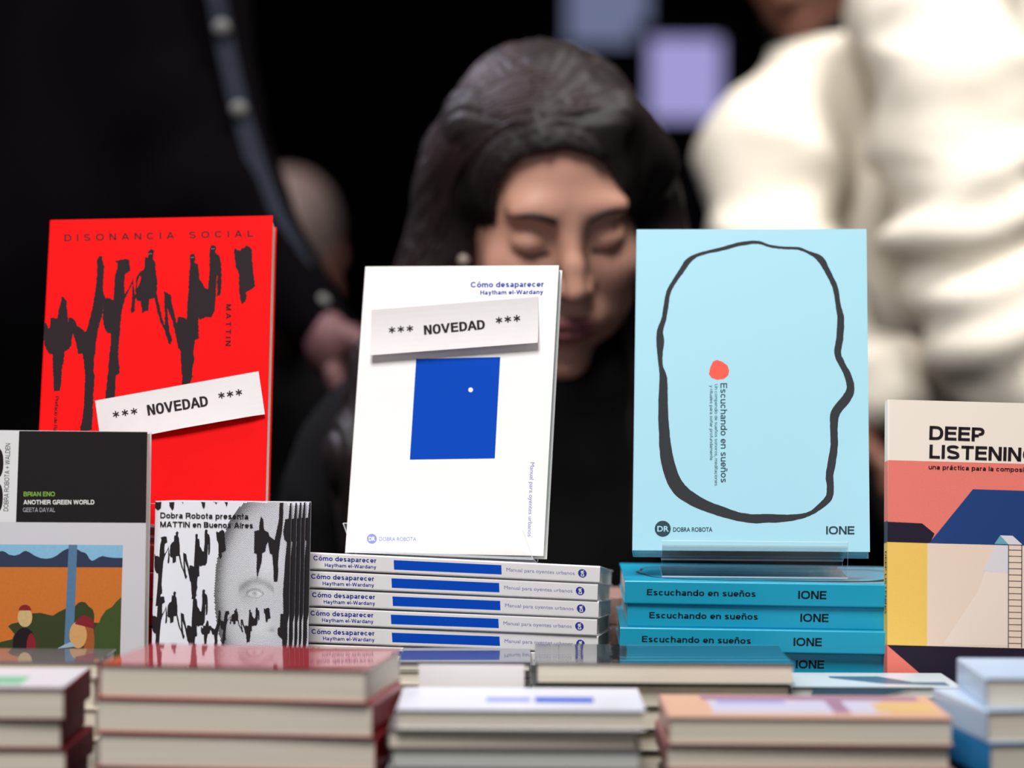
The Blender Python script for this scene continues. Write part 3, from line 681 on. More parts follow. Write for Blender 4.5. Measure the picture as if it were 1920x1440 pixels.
for k in range(10):
    f_ = 1-k/10.
    zt = .8828-k*(.8828-TZ-.0005)/10.0
    yawk = -6+random.uniform(-.15, .15)
    ex, ey, ez, tl = lie_spine(-.1345+dxs[k]*px, 1.888, zt, sw, yawk, .034*f_, .100*f_)
    # the top-left spine corner is local (-w/2, 0, h)
    O = tl-ex*(-sw/2)-ez*sh
    M = axes(ex, ey, ez, O)
    lab = 'white book of the middle spine-out stack, %s from the top' % ORD[k] if k else 'white book on top of the middle spine-out stack, under the clear stand'
    if k == 0: proto = book('book', M, sw, sh, st, WSP, lab, 'white spine-out stack', art=[P], pages=PAGEG, taper=.115)
    else: copy_tree(proto, M, lab)
# aqua stack
AQS = mat('deep_aqua_card', (.11, .65, .79), .35, .4, coat=.3, coat_rough=.2)
ASC = [(1173, 1088), (1755, 1098), (1173, 1132), (1755, 1142)]
sh, sw, st = .2050, .150, .0155
P = spine_panel(sw, sh, st, ASC)
INKB = mat('spine_black_ink', (.05, .09, .12), .5, .3)
P.text('Escuchando en sueños', (1214.2, 1116), (1417.4, 1119.5), 11.8, INKB, bold=.02)
P.text('IONE', (1496.2, 1123.5), (1549, 1124.2), 15.6, INKB, bold=.02)
PF = front_panel(sw, sh)
cc = np.array([(x, y) for x, y, _ in cl]); mn, mx_ = cc.min(0), cc.max(0)
cl2 = [((x-mn[0])/(mx_[0]-mn[0])*sw*.82+sw*.08, (y-mn[1])/(mx_[1]-mn[1])*sh*.86+sh*.05, w_*.00036) for x, y, w_ in cl]
stroke(PF, cl2, SLATE, jag=.0001)
dxs = [0, -1, -6, -2, -4, -3]
zt = .8668
for k in range(7):
    th = [.0160, .0147, .0158, .0147, .0150, .0150, .0150][k]
    ex, ey, ez, tl = lie_spine(.0750+(dxs+[0])[k]*px, 1.868+[0, .002, -.003, .001, 0, 0, 0][k], zt, sw, -.8+[0, .3, -.4, .2, 0, .4, -.3][k], .008, 0)
    tsh = [0, 6, -3, -1, 0, 0, 0][k]
    tl = tl+ez*(-tsh*px)
    M = axes(ex, ey, ez, tl-ex*(-sw/2)-ez*sh)
    lab = 'blue book of the right spine-out stack, %s from the top' % ORD[k] if k else 'blue book on top of the right spine-out stack, under the clear stand'
    if k == 0: proto = book('book', M, sw, sh, st, AQS, lab, 'blue spine-out stack', art=[P, PF], pages=PAGEG)
    else: copy_tree(proto, M, lab)
    zt -= .01526
# red stack behind the booklets
REDS = mat('red_spine_card', (.62, .04, .07), .3, .5, coat=.5, coat_rough=.15)
rsw, rsh, rst = .148, .213, .0181
P = spine_panel(rsw, rsh, rst); P.text('DISONANCIA SOCIAL', (.03, .0125), (.12, .0125), .0045, INK, bold=.01, track=1.6); P.text('MATTIN', (.15, .0125), (.185, .0125), .0045, INK, track=1.4)
zt = .8880
for k in range(7):
    ex, ey, ez, tl = lie_spine(-.361+random.uniform(-.002, .002), 1.877+random.uniform(0, .002), zt, rsw, random.uniform(-.6, .6), 0, 0)
    M = axes(ex, ey, ez, tl-ex*(-rsw/2)-ez*rsh)
    lab = 'red book of the stack behind the booklets, %s from the top' % ORD[k]
    if k == 0: proto = book('book', M, rsw, rsh, rst, REDS, lab, 'red stack under the big red book', art=[P], pages=PAGEY)
    else: copy_tree(proto, M, lab)
    zt -= .01828
# small stack glimpsed between the white and the blue stacks
TAN = mat('tan_card', (.62, .50, .45), .5, .3)
for k in range(4):
    ex, ey, ez, tl = lie_spine(-.02, 2.02, TZ+.082-k*.0205, .085, 3, 0, 0)
    M = axes(ex, ey, ez, tl-ex*(-.085/2)-ez*.105)
    lab = 'tan-covered book glimpsed between the white and blue stacks, %s from the top' % ORD[k]
    if k == 0: proto = book('book', M, .085, .105, .020, TAN, lab, 'tan stack behind the gap', pages=PAGEY)
    else: copy_tree(proto, M, lab)

# ---- near, blurred row: page edges towards us
def lie_fore(xc, y_front, z_top, w, h, yaw=0, flip=False, roll=0):
    """fore-edge to the viewer, front cover up: local x -> -Y, z -> +X (flip turns head to the left with the back cover up)"""
    Rt = Matrix.Rotation(R(yaw), 3, 'Z') @ Matrix.Rotation(roll, 3, 'Y')
    ex, ey, ez = Rt @ Vector((0, -1, 0)), Rt @ Vector((0, 0, -1)), Rt @ Vector((1, 0, 0))
    return ex, ey, ez, Vector((xc, y_front, z_top))-ex*(w/2)-ez*(h/2)
def lie_tail(xc, y_front, z_top, w, h, yaw=0, spine_right=False):
    Rt = Matrix.Rotation(R(yaw), 3, 'Z')
    ex, ey, ez = Rt @ Vector((1, 0, 0)), Rt @ Vector((0, 0, -1)), Rt @ Vector((0, 1, 0))
    return ex, ey, ez, Vector((xc, y_front, z_top))
def gloss(n, rgb, cr_=.06): return mat(n, rgb, .35, .4, coat=(1 if cr_ < .1 else .25), coat_rough=cr_)
def flat_panel(w, h): return front_panel(w, h)
def bands(P, w, h, lst):
    for (u0, u1, v0, v1, m) in lst: P.poly([(u0*w, v0*h), (u1*w, v0*h), (u1*w, v1*h), (u0*w, v1*h)], m)
def near_stack(name, specs):
    for s in specs:
        ex, ey, ez, O = (lie_fore if s['how'] == 'fore' else lie_tail)(s['x'], s['y'], s['z'], s['w'], s['h'], s.get('yaw', 0))
        book('book', axes(ex, ey, ez, O), s['w'], s['h'], s['t'], s['m'], s['label'], name, spine=s.get('spine', 'L'), art=s.get('art'), pages=s.get('p', PAGE), bend=s.get('bend', 0), cth=s.get('cth', .0006))
MAROON = gloss('maroon_gloss', (.60, .06, .10), .3)
# N1 left: white/green top, then dark covers, maroon spines at the right
w_, h_ = .20, .10
def tailbook(xr, y, z, t, m, label, p=PAGE, w_=.20, h_=.10, spine='R', yaw=0, art=None, bend=0):
    return dict(how='tail', x=xr-w_/2, y=y, z=z, w=w_, h=h_, t=t, m=m, label=label, p=p, spine=spine, yaw=yaw, art=art, bend=bend)
P = flat_panel(.20, .10)
P.poly([(.001, .001), (.199, .001), (.199, .099), (.001, .099)], gloss('gloss_white', (.86, .87, .90), .2)); bands(P, .20, .10, [(.02, .86, .45, .85, mat('mint_ink', (.45, .74, .60), .4)), (.05, .7, .05, .18, mat('lilac_grey_ink', (.70, .68, .76), .4))])
z = .8262; sp = []
for k, t in enumerate([.0178, .0163, .0160, .0158]):
    sp.append(tailbook(-.2510+[0, -.002, .001, -.001][k], 1.60, z, t, mat('wine_card', (.38, .05, .09), .7, .2),
        'thick book of the near left corner stack, %s' % ['topmost, with a white and green cover', 'second from the top', 'third from the top', 'lowest'][k], art=[P] if k == 0 else None, yaw=[0, 1, -.6, .5][k])); z -= t+.0002
near_stack('near left corner stack', sp)
# maroon spines strip right of N1 come from a red stack standing between
z = .8190; sp = []
for k, t in enumerate([.0195]*3):
    sp.append(tailbook(-.0765+[0, .0015, -.001][k], 1.606, z, t, MAROON, 'red book under the pink-topped book, %s' % ['second of its stack', 'third of its stack', 'lowest of its stack'][k], w_=.160, spine='R', yaw=[-7, -6.2, -7.4][k], p=[PAGE, PAGE, PAGEG][k])); z -= .0197
near_stack('near red stack', sp)
P = flat_panel(.155, .112)
RG = gloss('red_gloss', (.72, .10, .16), .05)
near_stack('near red stack', [tailbook(-.0800, 1.606, .8382, .0190, RG, 'glossy red book on top of the near red stack', w_=.155, h_=.112, spine='L', yaw=-8)])
# N3 white with blue writing
P = flat_panel(.141, .105)
ex = .105
P.text('DISTANCIAS', (.048, .062), (.104, .062), .0001, BLUE) if False else None
bands(P, .141, .105, [(.36, .54, .46, .64, BLUEP), (.56, .80, .44, .66, BLUE)])
z = .8153; sp = []
WG = gloss('white_gloss_cover', (.86, .87, .91), .25); GB = mat('grey_brown_card', (.42, .38, .38), .5)
for k, t in enumerate([.0112, .0108, .0110, .0107, .0108]):
    sp.append(tailbook([.0765, .072, .074, .072, .073][k], 1.60+[0, .003, 0, .002, 0][k], z, t, [WG, GB, GB, WG, GB][k], 'book of the near middle stack, %s' % ['topmost, white with a blue line', 'second from the top', 'third from the top', 'fourth from the top', 'lowest'][k],
        w_=.141, h_=.105, spine='L', art=[P] if k == 0 else None, yaw=[0, .8, -.5, .4, 0][k], p=[PAGE, PAGE, PAGEG, PAGEG, PAGEG][k])); z -= t+.0001
near_stack('near middle stack', sp)
# N4 colourful top
P = flat_panel(.161, .105)
OR = mat('orange_print', (.80, .63, .52), .5, .3); LAV = mat('lavender_print', (.74, .73, .80), .5, .3); MAG = mat('mauve_print', (.60, .44, .54), .5, .3); YL = mat('amber_print', (.80, .67, .44), .5, .3)
bands(P, .161, .105, [(.01, .99, .02, .98, OR), (.17, .80, .25, .80, LAV), (.15, .95, .04, .24, MAG), (.60, .66, .25, .80, MAG), (.76, .98, .35, .75, YL), (.2, .45, .25, .4, mat('periwinkle_print', (.60, .60, .82), .4))])
z = .8118; sp = []
CO = gloss('coral_gloss', (.76, .58, .54), .25)
for k, t in enumerate([.0152, .0140, .0112, .0110]):
    sp.append(tailbook(.2500+[0, -.001, .001, 0][k], 1.60+[0, .002, 0, 0][k], z, t, [CO, mat('rose_brown_card', (.62, .42, .42), .5), CO, GB][k], 'book of the near right stack, %s' % ['topmost, with an orange and lavender cover', 'second from the top', 'third from the top', 'lowest'][k],
        w_=.161, h_=.105, spine='L', art=[P] if k == 0 else None, yaw=[0, .5, -.4, 0][k], p=[PAGE, PAGE, PAGE, PAGEG][k])); z -= t+.0001
near_stack('near right stack', sp)
# N5 right corner
P = flat_panel(.16, .105)
bands(P, .16, .105, [(.01, .99, .02, .98, mat('ice_blue_print', (.70, .80, .91), .3, .4)), (.26, .40, .2, .7, LAV)])
z = .8348; sp = []
BB = gloss('bright_blue_gloss', (.10, .50, .74), .15); DK = gloss('night_gloss', (.07, .07, .11), .15)
IB = gloss('ice_gloss', (.72, .80, .88), .2)
for k, t in enumerate([.0167, .0182, .0195, .0195]):
    sp.append(tailbook([.268, .266, .267, .266][k]+.16, 1.60, z, t, [IB, IB, BB, DK][k], 'book of the near right corner stack, %s' % ['topmost, with an icy blue cover', 'second from the top', 'third from the top', 'lowest'][k], w_=.16, h_=.105, spine='L', art=[P] if k == 0 else None, yaw=[0, 8, 9, 7.5][k], p=[PAGE, PAGEY, PAGE, PAGE][k])); z -= t+.0001
near_stack('near right corner stack', sp)
# M1 dark glossy
DG = gloss('slate_gloss', (.12, .13, .16), .03)
z = .8275; sp = []
for k, t in enumerate([.0127, .0132, .0132, .0132, .0135]):
    sp.append(tailbook([.1725, .170, .169, .1715, .170][k], 1.722+[0, .003, 0, .002, 0][k], z, t, DG if k == 0 else mat('olive_black_card', (.16, .16, .15), .5), 'book of the low stack before the blue spines, %s' % ['topmost, with a dark mirror-like cover', 'second from the top', 'third from the top', 'fourth from the top', 'lowest'][k],
        w_=.157, h_=.108, spine='R' if k else 'L', yaw=[0, 0, .5, -.5, 0][k], p=PAGEY, bend=(-.0012 if k == 0 else 0))); z -= t+.0002
near_stack('dark glossy stack', sp)
# M2 slate-topped thin books between
z = .8210; sp = []
for k, t in enumerate([.0055, .0085, .0145, .0145, .0145]):
    sp.append(tailbook([.0130, .006, .004, .005, .004][k], 1.79, z, t, [gloss('blue_slate_gloss', (.30, .33, .42), .04), mat('ivory_card', (.86, .82, .76), .5)][k > 0], 'thin book of the stack before the white spines, %s' % ['topmost, with a grey-blue gloss', 'second from the top', 'third from the top', 'fourth from the top', 'lowest'][k],
        w_=.084, h_=.085, spine='L', p=PAGEY)); z -= t+.0001
near_stack('ivory stack', sp)
# M0 far left flat books
z = .8270; sp = []
for k, t in enumerate([.0100, .0185, .0190, .0188]):
    sp.append(tailbook([-.2500, -.252, -.251, -.251][k], 1.725, z, t, [gloss('pewter_gloss', (.42, .42, .46), .04), mat('ivory_card', (.86, .82, .76), .5)][k > 0], 'flat book behind the near left corner stack, %s' % ['topmost, with a glossy pewter cover', 'second from the top', 'third from the top', 'lowest'][k],
        w_=.19, h_=.075, spine='L', p=PAGEY)); z -= t+.0001
near_stack('pewter topped stack', sp)
# M3 flat booklets in front of the blue stack
PB = mat('pale_booklet', (.80, .85, .88), .3, .5); TS = mat('teal_slate_print', (.28, .42, .52), .35, .4); NS = mat('night_print', (.16, .15, .20), .35, .4)
z = .8100
for k in range(8):
    t = .0062
    P = flat_panel(.106, .076)
    P.poly([(.03, .02), (.062, .02), (.08, .05), (.10, .05), (.10, .07), (.06, .06), (.03, .03)], NS if k % 2 else TS)
    Pt = Panel((-.106/2, t, 0), (1, 0, 0), (0, -1, 0), .106, t)
    Pt.poly([(.012, .0008), (.055+.012*(k % 2), .0008), (.075, t*.8), (.014, t*.8)], TS if k % 2 == 0 else NS)
    ex, ey, ez, O = lie_tail(.2265+random.uniform(-.002, .002), 1.765+random.uniform(-.002, .002), z, .106, .076, random.uniform(-1, 1))
    book('booklet', axes(ex, ey, ez, O), .106, .076, t, PB, 'pale booklet of the flat pile before the blue spines, %s' % (ORD[k]+' from the top' if k else 'topmost'), 'flat pile of pale booklets', pages=PAGEG, art=[P, Pt], cat='booklet')
    z -= t+.00005
# plain white card
v, f = box_vf(-.032, .032, -.0006, .0006, 0, .0665)
cardm = Matrix.Translation((-.0235, 1.72, TZ+.0005)) @ Matrix.Rotation(R(-4), 4, 'X')
c = link_mesh('table_card', v, f, mat('white_card', (.95, .94, .95), .6, .2)); c.matrix_world = cardm
tag(c, 'plain white card standing behind the near middle stack', 'card')
v, f = box_vf(-.025, .025, .0006, .04, 0, .0012); fo = link_mesh('card_foot', v, f, mat('white_card', (.95, .94, .95)), None, c)

# ================================================================== clear stands
def plate(name, quad, th, parent, n):
    q = [Vector(p) for p in quad]; n = Vector(n).normalized()*th
    V = q+[p+n for p in q]; F = [(0, 1, 2, 3), (7, 6, 5, 4), (0, 4, 5, 1), (1, 5, 6, 2), (2, 6, 7, 3), (3, 7, 4, 0)]
    return link_mesh(name, V, F, [M_ACR, M_ACE], [0, 0, 1, 1, 1, 1], parent)
def stand(M, wd, lip_top, lip_bot, base_z, lean, depth, label, shift=0, bt=.0025, back_h=.14):
    """local: x centred, y=0 the front of the book foot, z=0 the book foot"""
    r = empty('book_stand', M, label, 'stand', 'clear stands')
    h = wd/2
    plate('front_lip', [(-h, lip_top[0], lip_top[1]), (h, lip_top[0], lip_top[1]), (h+shift, lip_bot[0], lip_bot[1]), (-h+shift, lip_bot[0], lip_bot[1])], .0030, r, (0, 1, .1))
    tl_ = math.tan(R(lean)); y0, y1 = lip_bot[0]+.0005, depth-.0005
    plate('base_shelf', [(-h+shift, y0, -y0*tl_-.0004), (h+shift, y0, -y0*tl_-.0004), (h+shift, y1, -y1*tl_-.0004), (-h+shift, y1, -y1*tl_-.0004)], .0010, r, (0, 0, -1))
    if lip_bot[1] < -.01: plate('foot_plate', [(-h+shift, lip_bot[0], lip_bot[1]), (h+shift, lip_bot[0], lip_bot[1]), (h+shift, depth+.05, base_z), (-h+shift, depth+.05, base_z)], .001, r, (0, 0, 1))
    s, c = math.sin(R(lean)), math.cos(R(lean))
    plate('back_rest', [(-h+shift, depth, base_z), (h+shift, depth, base_z), (h+shift, depth+s*back_h, base_z+c*back_h), (-h+shift, depth+s*back_h, base_z+c*back_h)], bt, r, (0, 1, 0))
    return r
stand(Matrix.Translation((-.051, 1.909, .8804)) @ Matrix.Rotation(R(-11), 4, 'Z') @ Matrix.Rotation(.02, 4, 'Y'), .123, (-.012, .0190), (-.004, -.001), -.0036, 15, .0135, 'clear acrylic stand holding the white book', shift=.006)
stand(Matrix.Translation((.162, 1.8973, .8845)) @ Matrix.Rotation(R(-2), 4, 'Z'), .1225, (-.018, .0075), (-.018, -.0165), -.0165, 17, .0225, 'clear acrylic stand holding the aqua book')
stand(Matrix.Translation((-.2415, 1.8952, .8995)) @ Matrix.Rotation(R(-2), 4, 'Z'), .11, (-.012, .015), (-.004, -.001), -.0086, 20, .0245, 'clear acrylic stand holding the big red book')

# ================================================================== signed-distance figures
def sn_mesh(fn, lo, hi, res):
    """surface nets on a dense grid; fn takes (N,3) -> distance"""
    lo = np.array(lo, float); hi = np.array(hi, float); n = np.ceil((hi-lo)/res).astype(int)+1
    ax = [lo[i]+res*np.arange(n[i]) for i in range(3)]
    D = np.empty(n, np.float32)
    YY, ZZ = np.meshgrid(ax[1], ax[2], indexing='ij')
    for i, x in enumerate(ax[0]):
        Pn = np.stack([np.full(YY.size, x), YY.ravel(), ZZ.ravel()], 1); D[i] = fn(Pn).reshape(YY.shape)
    D[0], D[-1], D[:, 0], D[:, -1], D[:, :, 0], D[:, :, -1] = [np.maximum(d_, .001) for d_ in (D[0], D[-1], D[:, 0], D[:, -1], D[:, :, 0], D[:, :, -1])]
    S = D < 0
    cnt = np.zeros(n-1, np.int8); pos = np.zeros((*(n-1), 3), np.float32); num = np.zeros(n-1, np.float32)
    offs = [(a, b, c) for a in (0, 1) for b in (0, 1) for c in (0, 1)]
    sub = lambda A, o: A[o[0]:o[0]+n[0]-1, o[1]:o[1]+n[1]-1, o[2]:o[2]+n[2]-1]
    for o in offs: cnt += sub(S, o)
    act = (cnt > 0) & (cnt < 8)
    for a in offs:
        for d_ in range(3):
            if a[d_] == 1: continue
            b = list(a); b[d_] = 1; b = tuple(b)
            Da, Db = sub(D, a), sub(D, b); cross = (Da < 0) != (Db < 0)
            t = np.where(cross, Da/(Da-Db+1e-12), 0)
            for q in range(3): pos[..., q] += np.where(cross, a[q]+(t if q == d_ else 0), 0)
            num += cross
    idx = -np.ones(n-1, int); ids = np.argwhere(act); idx[act] = np.arange(len(ids))
    V = (pos[act]/num[act][:, None]+ids)*res+lo
    F = []
    for d_ in range(3):
        u, v = (d_+1) % 3, (d_+2) % 3
        A = S; B = np.roll(S, -1, d_); e_ = (A != B)
        sl = [slice(1, -1)]*3; sl[d_] = slice(0, -1)
        m = np.zeros_like(e_); m[tuple(sl)] = e_[tuple(sl)]
        g = np.argwhere(m)
        if not len(g): continue
        fl = S[tuple(g.T)]
        def ix(du, dv):
            h = g.copy(); h[:, u] -= du; h[:, v] -= dv; return idx[tuple(h.T)]
        q = np.stack([ix(0, 0), ix(1, 0), ix(1, 1), ix(0, 1)], 1)
        q[~fl] = q[~fl][:, ::-1]; F.append(q)
    F = np.concatenate(F); F = F[(F >= 0).all(1)]
    return V, F
def smin(a, b, k):
    h = np.clip(.5+.5*(b-a)/k, 0, 1); return b+(a-b)*h-k*h*(1-h)
def smax(a, b, k): return -smin(-a, -b, k)
def ell(P, c, r):
    q = (P-np.array(c)); k0 = np.linalg.norm(q/np.array(r), axis=1); k1 = np.linalg.norm(q/np.array(r)**2, axis=1)+1e-9
    return k0*(k0-1)/k1
def cap_(P, a, b, ra, rb):
    a = np.array(a, float); b = np.array(b, float); ab = b-a; t = np.clip((P-a)@ab/(ab@ab), 0, 1)
    return np.linalg.norm(P-a-np.outer(t, ab), axis=1)-(ra+(rb-ra)*t)
def chain(P, pts, k=.02):
    d_ = None
    for (a, ra), (b, rb) in zip(pts[:-1], pts[1:]):
        c = cap_(P, a, b, ra, rb); d_ = c if d_ is None else smin(d_, c, k)
    return d_
def sdf_obj(name, fn, lo, hi, res, mats, parent, midx=None, disp=None, smooth_it=1):
    V, F = sn_mesh(fn, lo, hi, res)
    if disp is not None: V = disp(V, F)
    o = link_mesh(name, V.tolist(), F.tolist(), mats, None, parent, smooth=True)
    if midx is not None:
        C = V[F].mean(1); o.data.polygons.foreach_set('material_index', midx(C).astype(int))
    return o
def normals(V, F):
    a, b, c = V[F[:, 0]], V[F[:, 1]], V[F[:, 2]]; d_ = V[F[:, 3]]
    fn = np.cross(c-a, d_-b); N = np.zeros_like(V)
    for i in range(4): np.add.at(N, F[:, i], fn)
    return N/(np.linalg.norm(N, axis=1)[:, None]+1e-12)
def noise_arr(P, sc, seed=0):
    return np.array([noise.noise(Vector((p[0]*sc[0]+seed, p[1]*sc[1], p[2]*sc[2]))) for p in P])

# ------------------------------------------------------------------ the seated woman
SKIN = mat('skin', (.80, .60, .52), .48, .4, sss=.15, bump=.05, bump_scale=200)
LIP = mat('lips', (.54, .32, .32), .4, .5)
HAIRM = mat('dark_brown_hair', (.115, .08, .078), .55, .35, grain=.35, grain_scale=60)
HR = Matrix.Rotation(R(12), 3, 'Z') @ Matrix.Rotation(R(27), 3, 'X') @ Matrix.Rotation(R(-5), 3, 'Y')
HRn = np.array(HR)
EYE = Vector((.0465, 2.25, 1.104)); HC = EYE - HR @ Vector((0, -.09, .012)); HCn = np.array(HC)
toh = lambda P: (P-HCn) @ HRn      # world -> head frame
fromh = lambda p: HC+HR @ Vector(p)
def head_sdf(Q):
    X = Q*np.array([1, 1, 1]); ax = np.abs(Q[:, 0]); M_ = np.stack([ax, Q[:, 1], Q[:, 2]], 1)
    d_ = ell(Q, (0, .012, .035), (.072, .094, .088))
    d_ = smin(d_, ell(Q, (0, -.025, -.02), (.062, .064, .080)), .03)
    d_ = smin(d_, ell(M_, (.030, -.03, -.062), (.030, .050, .036)), .025)      # jaw
    d_ = smin(d_, ell(Q, (0, -.072, -.104), (.021, .018, .017)), .022)          # chin
    d_ = smin(d_, ell(M_, (.038, -.062, -.022), (.024, .022, .022)), .02)       # cheeks
    d_ = smin(d_, ell(M_, (.022, -.075, .034), (.026, .014, .013)), .014)       # brow ridge
    d_ = smax(d_, -ell(M_, (.031, -.107, .010), (.019, .024, .014)), .018)      # sockets
    d_ = smin(d_, ell(M_, (.031, -.0735, .008), (.0155, .0150, .0125)), .004)   # closed, lowered lids
    d_ = smin(d_, chain(Q, [((0, -.083, .022), .0075), ((0, -.098, -.006), .0085), ((0, -.107, -.025), .0090)], .006), .009)
    d_ = smin(d_, ell(M_, (.0110, -.094, -.029), (.0070, .010, .0068)), .006)
    d_ = smax(d_, -ell(M_, (.0065, -.1005, -.0385), (.0032, .0045, .004)), .003)
    d_ = smin(d_, ell(Q, (0, -.085, -.062), (.028, .012, .020)), .014)
    d_ = smin(d_, ell(Q, (0, -.0945, -.0585), (.0225, .0075, .0050)), .004)
    d_ = smin(d_, ell(Q, (0, -.0925, -.0685), (.0195, .0085, .0062)), .004)
    d_ = smax(d_, -ell(Q, (0, -.103, -.0634), (.0235, .0075, .0010)), .0025)
    # ears
    e_ = smax(ell(M_, (.072, .010, .004), (.008, .018, .030)), -ell(M_, (.080, .006, .006), (.005, .010, .018)), .004)
    e_ = smin(e_, ell(M_, (.070, .002, -.022), (.005, .008, .009)), .006)
    d_ = smin(d_, e_, .005); return d_
def body_sdf(P):
    Q = toh(P); d_ = head_sdf(Q)
    nk = cap_(P, fromh((0, .02, -.06)), (.035, 2.395, .965), .052, .056); return smin(d_, nk, .03)
wm = empty('person', Matrix.Translation((.035, 2.42, 0)), 'dark-haired woman in a black sweater looking down, seated behind the table', 'person')
wm.matrix_world = Matrix.Identity(4)
def lipmask(C):
    Q = toh(C); a = ell(Q, (0, -.0945, -.0585), (.0225, .0095, .0062)); b = ell(Q, (0, -.0925, -.0685), (.0195, .011, .0078)); return np.minimum(a, b) < .0005
# hands resting in the lap, joined into the same skin mesh
def hand_sdf(s):
    b = np.array([.035+s*.05, 2.245, .665])
    def fn(P):
        d_ = chain(P, [((.035+s*.14, 2.31, .70), .026), (tuple(b+[s*.03, .02, .01]), .022)])
        d_ = smin(d_, ell(P, b, (.040, .026, .016)), .012)
        for i, (L, o) in enumerate([(.062, -.024), (.070, -.008), (.065, .008), (.052, .022)]):
            a = b+np.array([-s*.030, o, .004]); m_ = a+np.array([-s*L*.5, o*.15, -.006]); e_ = m_+np.array([-s*L*.4, 0, -.018])
            d_ = smin(d_, chain(P, [(a, .0088), (m_, .0080), (e_, .0068)], .003), .003)
        t0 = b+np.array([-s*.005, -.022, .004]); t1 = t0+np.array([-s*.03, -.020, .004]); d_ = smin(d_, chain(P, [(t0, .011), (t1, .0095), (t1+np.array([-s*.026, -.006, -.004]), .008)], .004), .006)
        return d_
    return fn
def skinW(P):
    M_ = P.copy(); M_[:, 0] = .035+np.abs(P[:, 0]-.035)
    d_ = smin(body_sdf(P), chain(M_, [((.035, 2.41, .955), .045), ((.17, 2.405, .93), .035), ((.230, 2.40, .78), .032), ((.238, 2.38, .71), .030), ((.175, 2.31, .70), .026)], .01), .02)
    return np.minimum(d_, hand_sdf(1)(M_))
Vb, Fb = sn_mesh(skinW, (-.27, 2.155, .62), (.34, 2.49, 1.27), .0033)
bo = link_mesh('body', Vb.tolist(), Fb.tolist(), [SKIN, LIP], None, wm, smooth=True)
bo.data.polygons.foreach_set('material_index', lipmask(Vb[Fb].mean(1)).astype(int))
# brows and lashes follow the skin surface
def snap(p):
    q = np.array([p], float)
    lo_, hi_ = -.14, -.05
    ys = np.linspace(lo_, hi_, 200); Pq = np.stack([np.full(200, p[0]), ys, np.full(200, p[1])], 1); dd = head_sdf(Pq)
    i = np.argmax(dd < 0); return Vector((p[0], ys[i], p[1]))
def tubes(name, paths, rad, m, parent, sides=5):
    V = []; F = []
    for path, rr in paths:
        b = len(V); n_ = len(path)
        for i, p in enumerate(path):
            t = (path[min(i+1, n_-1)]-path[max(i-1, 0)]).normalized(); a = t.cross(Vector((0.3, 1, .2))).normalized(); c = t.cross(a)
            for k in range(sides):
                an = 2*math.pi*k/sides; V.append(p+(a*math.cos(an)+c*math.sin(an))*(rr*(1-.75*(i/(n_-1))**2)))
        for i in range(n_-1):
            for k in range(sides): F.append((b+i*sides+k, b+i*sides+(k+1) % sides, b+(i+1)*sides+(k+1) % sides, b+(i+1)*sides+k))
    return link_mesh(name, V, F, m, None, parent, smooth=True)
BROW = mat('brow_hair', (.16, .10, .09), .6)
for s in (-1, 1):
    path = [HC+HR @ (snap((s*(.013+.034*t), .0285+.009*math.sin(t*2.4)-.004*t))+Vector((0, .0008, 0))) for t in np.linspace(0, 1, 12)]
    tubes('eyebrow', [(path, .0036)], 0, BROW, wm)
    path = [HC+HR @ (snap((s*(.0165+.030*t), .0005-.0040*math.sin(t*math.pi)+.001*t))+Vector((0, -.0003, 0))) for t in np.linspace(0, 1, 12)]
    tubes('eyelashes', [(path, .0017)], 0, BROW, wm)
# hair
def hair_sdf(P):
    Q = toh(P)
    d_ = ell(Q, (0, .016, .040), (.086, .108, .092))
    d_ = smin(d_, ell(Q, (0, .055, -.02), (.080, .070, .09)), .03)
    L = chain(P, [(fromh((-.060, .00, .075)), .030), (fromh((-.076, .008, .020)), .024), ((-.073, 2.335, 1.06), .026), ((-.100, 2.32, 1.00), .030), ((-.115, 2.30, .93), .032), ((-.115, 2.295, .86), .024)])
    L2 = chain(P, [(fromh((-.066, .03, .03)), .034), ((-.055, 2.37, 1.04), .040), ((-.08, 2.36, .96), .045), ((-.085, 2.34, .85), .030)])
    Rr = chain(P, [(fromh((.045, -.045, .095)), .022), (fromh((.074, -.028, .050)), .020), (fromh((.082, -.005, .0)), .022), ((.140, 2.335, 1.05), .026), ((.142, 2.33, .98), .030), ((.14, 2.31, .88), .026)])
    R2 = chain(P, [(fromh((.066, .03, .03)), .034), ((.12, 2.38, 1.04), .040), ((.12, 2.38, .95), .042), ((.12, 2.36, .86), .03)])
    d_ = smin(smin(smin(smin(d_, L, .02), L2, .02), Rr, .02), R2, .02)
    # face opening, in the head frame
    f1 = ell(Q, (-.002, -.105, -.030), (.071, .085, .095))
    f2 = ell(Q, (-.010, -.115, .040), (.060, .085, .050))
    d_ = smax(d_, -smin(f1, f2, .012), .006)
    # cut everything that is inside the skin deep (keep a shell)
    return d_
def hair_disp(V, F):
    N = normals(V, F); Q = toh(V)
    # strand grooves: angle around the parting axis on the cap, x-position on the falls
    ang = np.arctan2(Q[:, 0]+.025, Q[:, 1]+.06)
    g = np.where(Q[:, 2] > -.02, ang*26+Q[:, 2]*30, (V[:, 0]*420+V[:, 1]*160))
    k = np.sin(g*1.0+np.sin(g*.37)*2)*.0010+np.sin(g*2.7+1)*.0006
    nz = noise_arr(V, (45, 45, 9), 3)*.0035
    return V+N*(k+nz)[:, None]
sdf_obj('hair', hair_sdf, (-.19, 2.13, .80), (.23, 2.48, 1.32), .0036, HAIRM, wm, disp=hair_disp)
